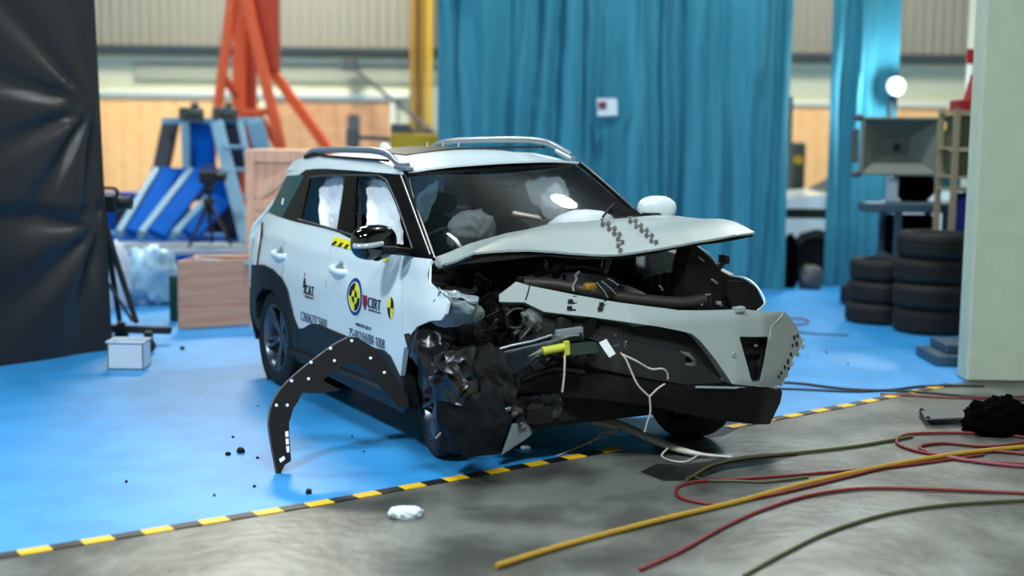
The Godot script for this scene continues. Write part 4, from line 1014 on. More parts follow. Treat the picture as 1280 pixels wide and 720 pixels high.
	mat("blue_light", Color(0.42, 0.58, 0.68), 0.5)
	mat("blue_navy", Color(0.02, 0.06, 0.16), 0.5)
	mat("edge_grey", Color(0.55, 0.60, 0.64), 0.5)
	mat("motor_grey", Color(0.22, 0.25, 0.24), 0.6)
	mat("tripod_black", Color(0.03, 0.03, 0.035), 0.5)
	tri_tex(mat("ply", Color(1, 1, 1), 0.7), noise_tex(15, 0.012, Color(0.66, 0.50, 0.42), Color(0.72, 0.56, 0.48), 0.3, 0.7, 5), 1.2, null, 0.0, Vector3(0.5, 3.0, 0.5))
	tri_tex(mat("crate_wood", Color(1, 1, 1), 0.7), noise_tex(16, 0.012, Color(0.84, 0.64, 0.54), Color(0.88, 0.70, 0.60), 0.3, 0.7, 5), 1.0, null, 0.0, Vector3(2.5, 0.5, 1.0))
	mat("crate_dark", Color(0.20, 0.08, 0.06), 0.7)
	mat("green_board", Color(0.05, 0.30, 0.24), 0.6)
	mat("plastic_pale", Color(0.62, 0.78, 0.88), 0.35)
	mat("white_box", Color(0.75, 0.80, 0.85), 0.5)
	mat("machine_yellow", Color(0.72, 0.58, 0.03), 0.5)
	mat("beam_yellow", Color(0.55, 0.40, 0.06), 0.6)
	mat("grey_mid", Color(0.25, 0.27, 0.29), 0.5)
	mat("lamp_grey", Color(0.42, 0.45, 0.42), 0.5, 0.2)
	mat("rack_blue", Color(0.20, 0.30, 0.37), 0.5)
	mat("olive", Color(0.32, 0.32, 0.20), 0.7)
	mat("shelf_tan", Color(0.60, 0.55, 0.45), 0.7)
	mat("red_plain", Color(0.62, 0.10, 0.12), 0.5)
	mat("blue_cloth", Color(0.04, 0.12, 0.5), 0.8)
	mat("cable_red", Color(0.42, 0.10, 0.10), 0.5)
	mat("cable_yellow", Color(0.60, 0.47, 0.10), 0.6)
	mat("cable_olive", Color(0.26, 0.26, 0.14), 0.5)
	mat("cable_dark", Color(0.10, 0.06, 0.07), 0.5)
	mat("cable_pink", Color(0.45, 0.16, 0.24), 0.5)
	mat("black_cloth", Color(0.012, 0.012, 0.014), 0.95)
	M.black_cloth.metallic_specular = 0.1
	mat("paper", Color(0.80, 0.85, 0.88), 0.8)
	mat("wet", Color(0.03, 0.05, 0.06, 0.62), 0.3)
	M.wet.transparency = BaseMaterial3D.TRANSPARENCY_ALPHA
	mat("lens_white", Color(0.92, 0.95, 0.97), 0.12, 0.0, 0.6)
	glow("work_glow", Color(1.0, 1.0, 0.98), 5.0)
	glow("lamp_glow", Color(1.0, 0.99, 0.95), 30.0)
	glow("ceiling_glow", Color(0.93, 0.98, 1.0), 6.0)

func unseen_lamp_panel(ceiling: Node3D, p: Vector3, size: Vector2, energy: float, tone := Color(0.93, 0.98, 1.0)) -> void:  # a ceiling lamp out of view, lighting the hall from above
	obj("unseen_lamp_panel", one_box(p + Vector3(-size.x / 2, -0.06, -size.y / 2), p + Vector3(size.x / 2, 0.0, size.y / 2), 0.01), M.ceiling_glow, ceiling)
	var l := AreaLight3D.new()
	l.name = "lamp_light"
	l.area_size = size
	l.light_color = tone
	l.light_energy = energy
	l.area_range = 60.0
	l.area_attenuation = 2.0
	l.shadow_enabled = true
	l.position = p - Vector3(0, 0.09, 0)
	l.rotation.x = -PI / 2
	ceiling.add_child(l, true)

func drape(parent: Node3D, a: Vector3, b: Vector3, high: float, seed_: int, folds: float, amp: float, flare := 0.0) -> void:
	var nz := FastNoiseLite.new()
	nz.seed = seed_
	nz.frequency = 1.0
	var g := []
	var n := int(a.distance_to(b) * 36.0)
	var side := (b - a).normalized().cross(Vector3.UP)
	for j in 15:
		var t := j / 14.0
		var row := []
		for i in n + 1:
			var u := float(i) / n
			var x := u * a.distance_to(b)
			var ph := x * folds * TAU + nz.get_noise_2d(x * 1.3, t * 0.5 + 3.0) * 5.0
			var d := amp * (0.75 + 0.5 * nz.get_noise_2d(x * 0.8 + 20.0, 0)) * (sin(ph) + 0.45 * sin(ph * 2.3 + 1.7) * (0.4 + 0.6 * t)) + amp * 1.2 * nz.get_noise_2d(x * 2.0, t * 1.2)
			var p := a.lerp(b, u) + Vector3(0, high * (1.0 - t), 0) + side * d
			p += (b - a).normalized() * flare * t * (u - 0.5)
			row.append(p)
		g.append(row)
	var s := new_st()
	mesh_grid(s, g, Transform3D(), false, Vector3(0, 0, 1), 0.004)
	obj("drape", s, M.curtain_blue, parent)

func build_hall() -> void:
	# floor: blue paint beyond the hazard tape, bare concrete on this side
	var edge := PackedVector2Array([Vector2(-13.000, 2.444), Vector2(-2.031, -5.273), Vector2(-0.905, -6.065), Vector2(0.559, -7.197), Vector2(1.424, -7.893), Vector2(2.212, -8.510), Vector2(3.201, -9.353), Vector2(13.000, -17.706)])
	var blue := PackedVector2Array([Vector2(-13, -25)])
	blue.append_array(edge)
	blue.append(Vector2(13, -25))
	var grey := PackedVector2Array([Vector2(13, 9), Vector2(-13, 9)])
	grey.append_array(edge)
	var fs := new_st()
	poly_slab(fs, blue, 0.0, 0.2)
	struct("floor", fs, M.floor_blue)
	fs = new_st()
	poly_slab(fs, grey, 0.0, 0.2)
	struct("floor", fs, M.floor_grey)
	struct("wall_left", one_box(Vector3(-13.2, 0, -25), Vector3(-13, 8.5, 9)), M.wall_pale)
	struct("wall_right", one_box(Vector3(13, 0, -25), Vector3(13.2, 8.5, 9)), M.wall_pale)
	struct("wall_rear", one_box(Vector3(-13, 0, 9), Vector3(13, 8.5, 9.2)), M.wall_pale)
	var ceil := struct("ceiling", one_box(Vector3(-13.2, 8.5, -25.2), Vector3(13.2, 8.7, 9.2)), M.ceiling_grey)
	# unseen globe lamp, out of view, shaped and placed for the windscreen glint
	var globe := Vector3(2.70, 7.5, -11.27)
	obj("unseen_lamp_globe", one_blob(at(globe), Vector3(0.2, 0.2, 0.2)), M.lamp_glow, ceil)
	obj("unseen_lamp_rod", one_tube([globe + Vector3(0, 0.2, 0), Vector3(globe.x, 8.5, globe.z)], 0.02, 6), M.grey_mid, ceil)
	var gl := OmniLight3D.new()
	gl.name = "lamp_light"
	gl.light_color = Color(0.93, 0.98, 1.0)
	gl.light_energy = 4.0
	gl.light_size = 0.2
	gl.omni_range = 40.0
	gl.omni_attenuation = 2.0
	gl.shadow_enabled = true
	gl.position = globe
	ceil.add_child(gl, true)
	for p in UNSEEN_LAMPS:
		unseen_lamp_panel(ceil, p[0], p[1], p[2], Color(0.93, 0.98, 1.0) if p.size() < 4 else Color(1.0, 0.97, 0.88))
	# back wall: masonry below, ribbed sheets above
	var wall := struct("wall_back", one_box(Vector3(-13, 0, -24.6), Vector3(13, 8.5, -24.3)), M.wall_grey)
	var rib := new_st()
	for k in 6:
		var x := k * 0.175
		var q := [Vector2(0, 0), Vector2(0.075, 0), Vector2(0.10, 0.045), Vector2(0.15, 0.045), Vector2(0.175, 0)]
		for i in 4:
			flat4(rib, Vector3(x + q[i].x, 0, q[i].y), Vector3(x + q[i + 1].x, 0, q[i + 1].y), Vector3(x + q[i + 1].x, 5.2, q[i + 1].y), Vector3(x + q[i].x, 5.2, q[i].y), Vector3(0, 0, 1))
	var rm := rib.commit()
	for k in 24:
		var o := obj("cladding_sheet", rm, M.sheet_metal, wall)
		o.position = Vector3(-12.6 + k * 1.05, 3.24, -24.15 + 0.004 * (k % 2))
	obj("wall_strip", one_box(Vector3(-13, 3.16, -24.3), Vector3(13, 3.24, -24.0), 0.01), M.grey_mid, wall)  # dark grey strip stands for the shadow line under the sheets
	obj("wall_strip", one_box(Vector3(-13, 2.96, -24.3), Vector3(13, 3.04, -24.2), 0.01), M.wall_pale, wall)
	obj("wall_strip", one_box(Vector3(-6.9, 2.62, -24.3), Vector3(-1.4, 2.92, -24.24), 0.01), M.wall_shade, wall)  # strip stands for a recess, its shade put into the colour
	obj("wall_strip", one_box(Vector3(-13, 2.34, -24.3), Vector3(-1.9, 2.46, -24.15), 0.02), M.white_frame, wall)
	# shutters and the door in the back wall
	for q in [["door_1", -8.4, -4.6, "o"], ["door_2", -4.55, -2.25, "t"], ["door_3", 4.6, 9.6, "o"]]:
		var d := struct(q[0], one_box(Vector3(q[1], 0.0, -24.3), Vector3(q[2], 2.32, -24.26)), M.shutter_tan if q[3] == "t" else M.shutter_orange)
		var n := int((q[2] - q[1]) / 0.3)
		var pm := one_box(Vector3(0.005, 0, 0), Vector3((q[2] - q[1]) / n - 0.005, 2.3, 0.03), 0.006).commit()
		for k in n:
			var o := obj("board", pm, M.shutter_tan if q[3] == "t" else M.shutter_orange, d)
			o.position = Vector3(q[1] + (q[2] - q[1]) / n * k, 0.0, -24.26)
		obj("door_frame", one_box(Vector3(q[2], 0, -24.3), Vector3(q[2] + 0.09, 2.4, -24.18), 0.01), M.white_frame, d)
		obj("door_frame", one_box(Vector3(q[1] - 0.06, 2.3, -24.3), Vector3(q[2] + 0.09, 2.4, -24.18), 0.01), M.white_frame, d)
		if q[3] == "t":
			obj("window_pane", one_box(Vector3(-3.03, 1.45, -24.22), Vector3(-2.81, 2.05, -24.2), 0.01), M.grey_mid, d)

func build_tape() -> void:
	var t := thing("hazard_tape", "yellow and black striped hazard tape along the edge of the blue floor", "tape")
	var line := [Vector2(-3.316, -4.384), Vector2(-0.905, -6.065), Vector2(0.559, -7.197), Vector2(1.424, -7.893), Vector2(2.212, -8.510), Vector2(3.201, -9.353)]
	var pts := []
	for p in line:
		pts.append(Vector3(p.x, 0.003, p.y))
	var total := 0.0
	for i in pts.size() - 1:
		total += pts[i].distance_to(pts[i + 1])
	var step := 0.131
	var run := 0.0
	var k := 0
	while run < total - step:
		var q := []
		for e in [run, run + step]:
			var left: float = e
			for i in pts.size() - 1:
				var l: float = pts[i].distance_to(pts[i + 1])
				if left <= l or i == pts.size() - 2:
					q.append(pts[i].lerp(pts[i + 1], left / l))
					break
				left -= l
		var mid: Vector3 = (q[0] + q[1]) / 2.0
		if not (mid.x > 0.62 and mid.x < 1.30):
			obj("black_stripe" if k % 2 else "yellow_stripe", one_beam(q[0], q[1], 0.07, 0.004, 0.0), M.tape_black if k % 2 else M.tape_yellow, t)
		run += step
		k += 1

func build_arch_trim() -> void:
	var xf := Transform3D(Basis(Vector3(0.790, 0.367, -0.491), Vector3(-0.488, 0.861, -0.141), Vector3(0.371, 0.351, 0.860)), Vector3(-1.179, 0.000, -6.612))
	var out := PackedVector2Array([Vector2(-0.011, 0.006), Vector2(0.031, 0.141), Vector2(0.074, 0.256), Vector2(0.136, 0.336), Vector2(0.212, 0.384), Vector2(0.319, 0.418), Vector2(0.464, 0.447), Vector2(0.592, 0.466), Vector2(0.671, 0.466), Vector2(0.714, 0.447), Vector2(0.758, 0.379), Vector2(0.793, 0.298), Vector2(0.809, 0.133), Vector2(0.817, 0.051), Vector2(0.786, -0.027), Vector2(0.741, 0.013), Vector2(0.707, 0.146), Vector2(0.685, 0.249), Vector2(0.655, 0.316), Vector2(0.606, 0.347), Vector2(0.512, 0.346), Vector2(0.435, 0.322), Vector2(0.493, 0.238), Vector2(0.388, 0.273), Vector2(0.305, 0.320), Vector2(0.267, 0.287), Vector2(0.225, 0.266), Vector2(0.167, 0.208), Vector2(0.132, 0.140), Vector2(0.083, 0.030), Vector2(0.042, 0.026), Vector2(0.004, -0.002)])
	var t := thing("wheel_arch_trim", "black curved wheel arch trim torn off and standing on the blue floor against the car", "trim")
	obj("trim_panel", one_panel(out, 3, 0.025, 0.0, [], 0.05, xf), M.black_plastic, t)
	var rim := []
	for p in PackedVector2Array([Vector2(-0.011, 0.006), Vector2(0.031, 0.141), Vector2(0.074, 0.256), Vector2(0.136, 0.336), Vector2(0.212, 0.384), Vector2(0.319, 0.418), Vector2(0.464, 0.447), Vector2(0.592, 0.466), Vector2(0.671, 0.466)]):
		rim.append(xf * Vector3(p.x, p.y, -0.012))
	obj("outer_lip", one_tube(spl(rim, 4), 0.008, 6), M.trim_grey, t)
	for p in PackedVector2Array([Vector2(0.678, 0.441), Vector2(0.553, 0.456), Vector2(0.422, 0.436), Vector2(0.540, 0.388), Vector2(0.282, 0.396), Vector2(0.368, 0.365), Vector2(0.150, 0.319), Vector2(0.201, 0.293), Vector2(0.725, 0.312), Vector2(0.755, 0.209)]):
		obj("white_clip", one_blob(xf * at(Vector3(p.x, p.y, 0.006)), Vector3(0.009, 0.009, 0.008), 2.4, 0.0, 1, 10, 6), M.white_print, t)
	for p in PackedVector2Array([Vector2(0.086, 0.230), Vector2(0.133, 0.206), Vector2(0.048, 0.133), Vector2(0.264, 0.294)]):
		obj("hole", one_blob(xf * at(Vector3(p.x, p.y, 0.002)), Vector3(0.006, 0.007, 0.003), 2.0, 0.0, 1, 10, 6), M.steel_dark, t)
	for q in [PackedVector2Array([Vector2(0.126, 0.178), Vector2(0.142, 0.173), Vector2(0.129, 0.146), Vector2(0.114, 0.152)]), PackedVector2Array([Vector2(0.110, 0.144), Vector2(0.125, 0.139), Vector2(0.112, 0.111), Vector2(0.098, 0.116)]), PackedVector2Array([Vector2(0.094, 0.109), Vector2(0.109, 0.103), Vector2(0.094, 0.074), Vector2(0.082, 0.078)]), PackedVector2Array([Vector2(0.030, 0.068), Vector2(0.061, 0.070), Vector2(0.059, 0.052), Vector2(0.028, 0.048)])]:
		obj("white_label", one_panel(q, 3, 0.0, 0.004, [], 0.05, xf), M.white_print, t)

func build_tarp() -> void:
	# black plastic sheeting gathered at a tie point near its right edge
	var t := thing("black_sheeting", "tall black plastic sheeting with radiating creases hanging at the left of the hall", "sheet")
	var a: Vector3 = Vector3(-3.980, 0.000, -9.258)
	var b: Vector3 = Vector3(-3.170, 0.000, -10.327)
	a.y = 0.0
	b.y = 0.0
	var side := (b - a).normalized().cross(Vector3.UP)
	var g := []
	var len := a.distance_to(b)
	for j in 91:
		var y := 4.4 * j / 90.0
		var row := []
		for i in 61:
			var u := i / 60.0
			var p := a.lerp(b, u) + Vector3(0, y, 0)
			p += (b - a).normalized() * (-0.028 * y * u)
			var x := u * len
			var d := 0.012 * sin(x * 5.0 + y * 0.7)
			for q in [Vector2(len - 0.05, 1.93), Vector2(len - 0.03, 0.98)]:
				var r: Vector2 = Vector2(x, y) - q
				var dist := r.length()
				var ang := atan2(r.y, -r.x)
				if q.y > 1.5:
					d += 0.085 * smooth(0.0, 0.35, dist) * exp(-dist * 0.9) * pow(absf(sin(ang * 5.5 + 0.5)), 4.0) * (0.1 + 0.9 * smooth(1.1, 0.5, ang))
				elif r.y < 0.15:
					d += 0.075 * smooth(0.0, 0.3, dist) * exp(-dist * 0.8) * pow(absf(sin(ang * 4.3 + 0.9)), 3.0)
			row.append(p - side * d)
		g.append(row)
	var s := new_st()
	mesh_grid(s, g, Transform3D(), false, Vector3(0.2, 0, 1), 0.006)
	obj("sheeting", s, M.tarp, t)
	obj("edge_pole", one_tube([b + Vector3(-0.02, 0, -0.03), b + Vector3(-0.14, 4.4, -0.03)], 0.022, 8), M.tripod_black, t)

func build_curtains() -> void:
	var c := thing("blue_curtain", "wide teal blue curtain hanging to the floor behind the car", "curtain")
	drape(c, Vector3(-0.861, -0.024, -14.850), Vector3(0.741, 0.001, -14.800), 4.6, 31, 2.6, 0.12)
	drape(c, Vector3(0.710, -0.013, -14.920), Vector3(2.791, 0.020, -14.850), 4.6, 32, 2.3, 0.11)
	drape(c, Vector3(2.764, 0.002, -15.000), Vector3(3.092, 0.012, -14.950), 4.6, 33, 4.0, 0.12)
	var c2 := thing("blue_curtain", "narrow teal blue curtain right of the gap, behind the square grey lamp housing", "curtain")
	drape(c2, Vector3(3.667, 0.001, -15.500), Vector3(4.032, 0.011, -15.450), 4.8, 34, 4.0, 0.11)
	drape(c2, Vector3(4.020, -0.000, -15.550), Vector3(4.461, 0.011, -15.500), 4.8, 35, 1.6, 0.05)
	var n := obj("paper_notice", one_sheet(quad_grid(Vector3(0.911, 2.139, -14.720), Vector3(1.132, 2.141, -14.720), Vector3(1.145, 1.958, -14.720), Vector3(0.924, 1.946, -14.720)), 4, 4, Vector3(0, 0, 1), 0.002), M.paper)
	tag(n, "small white paper notice pinned high on the wide blue curtain", "notice")
	obj("notice_print", one_box(Vector3(0.930, 2.025, -14.710), Vector3(1.017, 2.105, -14.708)), M.cable_pink, n)

func over(y0: float, a: Vector3, b: Vector3, bev := 0.0) -> SurfaceTool:
	a.y = maxf(a.y, y0 + 0.002)
	b.y = maxf(b.y, y0 + 0.002)
	return one_box(a, b, bev)

func build_barrier() -> void:
	var base := thing("steel_platform", "low blue steel platform with a pale top edge under the blue braced frame", "platform")
	obj("deck", one_box(Vector3(-6.2, 0.0, -17.9), Vector3(-2.55, 0.33, -14.92), 0.01), M.blue_steel, base)
	obj("top_edge", one_box(Vector3(-6.2, 0.33, -15.05), Vector3(-2.55, 0.395, -14.88), 0.01), M.edge_grey, base)
	var f := thing("braced_frame", "big blue steel frame of sloping braces behind the car's rear end", "frame")
	var y0 := 0.396
	# lower tier: three sloping braces with pale front flanges
	for q in [[Vector3(-4.608, 0.243, -15.400), Vector3(-4.416, 1.226, -16.400)], [Vector3(-4.326, 0.256, -15.300), Vector3(-4.000, 1.231, -16.400)], [Vector3(-3.944, 0.260, -15.300), Vector3(-3.691, 0.903, -15.900)]]:
		var a: Vector3 = q[0]
		var b: Vector3 = q[1]
		a.y = y0 + 0.12
		obj("brace_web", one_beam(a + Vector3(0.16, 0.0, -0.1), b + Vector3(0.16, 0, -0.1), 0.22, 0.10, 0.01, Vector3(0, 0, 1)), M.blue_steel, f)
		obj("brace_flange", one_beam(a, b, 0.075, 0.14, 0.01, Vector3(0, 0, 1)), M.blue_light, f)
	obj("tie_plate", over(y0, Vector3(-4.525, 0.853, -16.700), Vector3(-3.556, 1.263, -16.500), 0.01), M.blue_steel, f)
	obj("tie_plate", over(y0, Vector3(-5.195, 0.047, -17.400), Vector3(-3.557, 0.714, -17.200), 0.01), M.blue_navy, f)  # navy plate stands for the dark gaps between the braces
	obj("side_plate", over(y0, Vector3(-5.405, 0.026, -17.600), Vector3(-4.839, 0.909, -17.400), 0.01), M.blue_steel, f)
	obj("foot_plate", one_box(Vector3(-5.2, y0, -15.6), Vector3(-2.9, y0 + 0.03, -15.1), 0.008), M.edge_grey, f)
	# upper tier
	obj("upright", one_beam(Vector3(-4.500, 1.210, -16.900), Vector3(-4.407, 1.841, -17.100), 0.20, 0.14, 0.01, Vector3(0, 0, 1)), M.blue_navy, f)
	obj("upright", one_beam(Vector3(-4.114, 1.221, -16.700), Vector3(-4.123, 1.841, -16.700), 0.10, 0.12, 0.01, Vector3(0, 0, 1)), M.blue_light, f)
	obj("panel", over(y0, Vector3(-4.122, 1.215, -16.900), Vector3(-3.825, 1.826, -16.800), 0.01), M.blue_steel, f)
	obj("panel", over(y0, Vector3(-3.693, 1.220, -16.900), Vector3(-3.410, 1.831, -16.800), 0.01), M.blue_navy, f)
	obj("upright", one_beam(Vector3(-3.094, 1.233, -16.700), Vector3(-3.259, 1.852, -16.700), 0.20, 0.12, 0.01, Vector3(0, 0, 1)), M.blue_light, f)
	obj("top_rail", one_beam(Vector3(-4.441, 1.848, -16.800), Vector3(-3.178, 1.863, -16.800), 0.10, 0.08, 0.01), M.blue_light, f)
	obj("upright", one_beam(Vector3(-3.603, 0.364, -17.000), Vector3(-3.612, 1.218, -17.000), 0.2, 0.14, 0.01, Vector3(0, 0, 1)), M.blue_navy, f)
	obj("rear_post", one_beam(Vector3(-4.0, y0 + 0.05, -17.5), Vector3(-3.962, 1.856, -17.000), 0.2, 0.2, 0.01, Vector3(0, 0, 1)), M.blue_steel, f)
	var l := thing("ladder", "pale blue sloping steel ladder leaning on the blue braced frame", "ladder")
	for q in [[Vector3(-3.087, 0.308, -15.300), Vector3(-3.687, 1.835, -16.500)], [Vector3(-2.863, 0.311, -15.300), Vector3(-3.399, 1.838, -16.500)]]:
		var a: Vector3 = q[0]
		a.y = y0 + 0.04
		obj("stile", one_beam(a, q[1], 0.15 if q[0].x < -2.95 else 0.07, 0.07, 0.008, Vector3(0, 0, 1)), M.blue_light, l)
	for v in [[Vector3(-3.171, 0.401, -15.400), Vector3(-2.881, 0.405, -15.400)], [Vector3(-3.256, 0.706, -15.600), Vector3(-2.981, 0.709, -15.600)], [Vector3(-3.361, 0.960, -15.800), Vector3(-3.074, 0.964, -15.800)], [Vector3(-3.458, 1.268, -16.000), Vector3(-3.177, 1.271, -16.000)], [Vector3(-3.556, 1.534, -16.200), Vector3(-3.273, 1.537, -16.200)]]:
		obj("rung", one_beam(v[0], v[1], 0.09, 0.04, 0.008), M.blue_light, l)
	for q in [[Vector3(-4.011, 1.942, -16.700), "grey winch motor on the left end of the blue frame's top rail"], [Vector3(-3.590, 1.947, -16.700), "grey winch motor on the blue frame's top rail, beside the red stand"]]:
		var m := thing("winch_motor", q[1], "motor", q[0])
		m.scale = Vector3.ONE * 0.66
		obj("body", one_lathe(at(Vector3(0, 0, 0), Vector3(0, 0, 90)), [Vector2(0, -0.16), Vector2(0.11, -0.16), Vector2(0.13, -0.13), Vector2(0.13, 0.10), Vector2(0.10, 0.14), Vector2(0, 0.14)], 18), M.motor_grey, m)
		obj("gearbox", one_box(Vector3(-0.28, -0.10, -0.12), Vector3(-0.14, 0.12, 0.12), 0.02), M.motor_grey, m)
		obj("mount", one_box(Vector3(-0.2, -0.15, -0.1), Vector3(0.16, -0.09, 0.1), 0.005), M.grey_mid, m)
		for k in 4:
			obj("cooling_fin", one_lathe(at(Vector3(-0.08 + 0.05 * k, 0, 0), Vector3(0, 0, 90)), [Vector2(0.12, -0.006), Vector2(0.145, -0.006), Vector2(0.145, 0.006), Vector2(0.12, 0.006)], 18), M.grey_mid, m)
		obj("terminal_box", one_box(Vector3(-0.05, 0.11, -0.07), Vector3(0.08, 0.20, 0.07), 0.01), M.motor_grey, m)

func build_gantry() -> void:
	var g := thing("red_stand", "tall orange-red steel stand with slanted struts behind the blue frame", "stand")
	var d := 18.6
	obj("mast", one_beam(Vector3(-3.858, -0.311, -18.600), Vector3(-3.807, 3.856, -18.600), 0.17, 0.2, 0.01, Vector3(0, 0, 1)), M.red_steel, g)
	obj("mast_dark_side", one_beam(Vector3(-3.729, -0.326, -18.750), Vector3(-3.682, 3.875, -18.750), 0.15, 0.1, 0.01, Vector3(0, 0, 1)), M.red_shaded, g)  # stands for the mast's shaded side face
	obj("rear_column", one_beam(Vector3(-3.489, 2.564, -18.900), Vector3(-3.487, 3.894, -18.900), 0.31, 0.25, 0.01, Vector3(0, 0, 1)), M.red_shaded, g)
	obj("strut", one_beam(Vector3(-4.397, -0.229, -18.300), Vector3(-3.876, 3.736, -18.500), 0.12, 0.12, 0.01, Vector3(0, 0, 1)), M.red_steel, g)
	obj("strut", one_beam(Vector3(-2.798, -0.200, -18.200), Vector3(-3.735, 3.727, -18.400), 0.14, 0.12, 0.01, Vector3(0, 0, 1)), M.red_steel, g)
	obj("strut", one_beam(Vector3(-1.961, 0.544, -18.900), Vector3(-3.499, 2.675, -18.900), 0.14, 0.14, 0.01, Vector3(0, 0, 1)), M.red_steel, g)
	obj("crossbar", one_beam(Vector3(-3.789, 1.991, -18.400), Vector3(-3.291, 1.997, -18.400), 0.14, 0.10, 0.01), M.red_steel, g)
	obj("knee_brace", one_beam(Vector3(-3.543, 1.930, -18.500), Vector3(-3.218, 1.448, -18.400), 0.10, 0.10, 0.01, Vector3(0, 0, 1)), M.red_shaded, g)
	obj("knee_brace", one_beam(Vector3(-4.068, 2.558, -18.450), Vector3(-3.862, 2.212, -18.500), 0.10, 0.10, 0.01, Vector3(0, 0, 1)), M.red_shaded, g)
	obj("base_plate", one_box(Vector3(-5.3, 0.0, -19.6), Vector3(-1.6, 0.06, -17.9 - 0.6), 0.01), M.red_shaded, g)
	obj("base_post", one_beam(Vector3(-3.85, 0.05, -18.7), Vector3(-3.857, -0.232, -18.600), 0.2, 0.2, 0.01, Vector3(0, 0, 1)), M.red_shaded, g)

func tripod(called: String, label: String, hub: Vector3, feet: Array, head: bool) -> Node3D:
	var t := thing(called, label, "tripod")
	for p in feet:
		obj("leg", one_tube([hub, hub.lerp(p, 0.5), p], [0.028, 0.024, 0.016], 8), M.tripod_black, t)
	obj("centre_column", one_tube([hub + Vector3(0, -0.25, 0), hub + Vector3(0, 0.14, 0)], 0.022, 8), M.tripod_black, t)
	obj("spreader", one_lathe(at(hub), [Vector2(0, 0.05), Vector2(0.06, 0.04), Vector2(0.07, -0.03), Vector2(0, -0.05)], 14), M.tripod_black, t)
	if head:
		obj("pan_head", one_blob(at(hub + Vector3(0, 0.16, 0)), Vector3(0.06, 0.05, 0.06), 3.0), M.tripod_black, t)
		obj("pan_handle", one_tube([hub + Vector3(0, 0.15, 0), hub + Vector3(-0.16, 0.02, 0.12)], 0.012, 6), M.tripod_black, t)
	return t

func camera_on(p: Vector3, label: String) -> void:
	var c := thing("video_camera", label, "camera", p)
	obj("body", one_box(Vector3(-0.12, -0.06, -0.08), Vector3(0.08, 0.09, 0.08), 0.02), M.tripod_black, c)
	obj("lens", one_lathe(at(Vector3(0.08, 0.02, 0), Vector3(0, 0, -90)), [Vector2(0, 0), Vector2(0.055, 0), Vector2(0.055, 0.08), Vector2(0.06, 0.10), Vector2(0.045, 0.10), Vector2(0, 0.08)], 16), M.tripod_black, c)
	obj("handle", one_tube(spl([Vector3(-0.1, 0.08, 0), Vector3(-0.08, 0.13, 0), Vector3(0.05, 0.13, 0), Vector3(0.07, 0.08, 0)], 3), 0.014, 6), M.tripod_black, c)

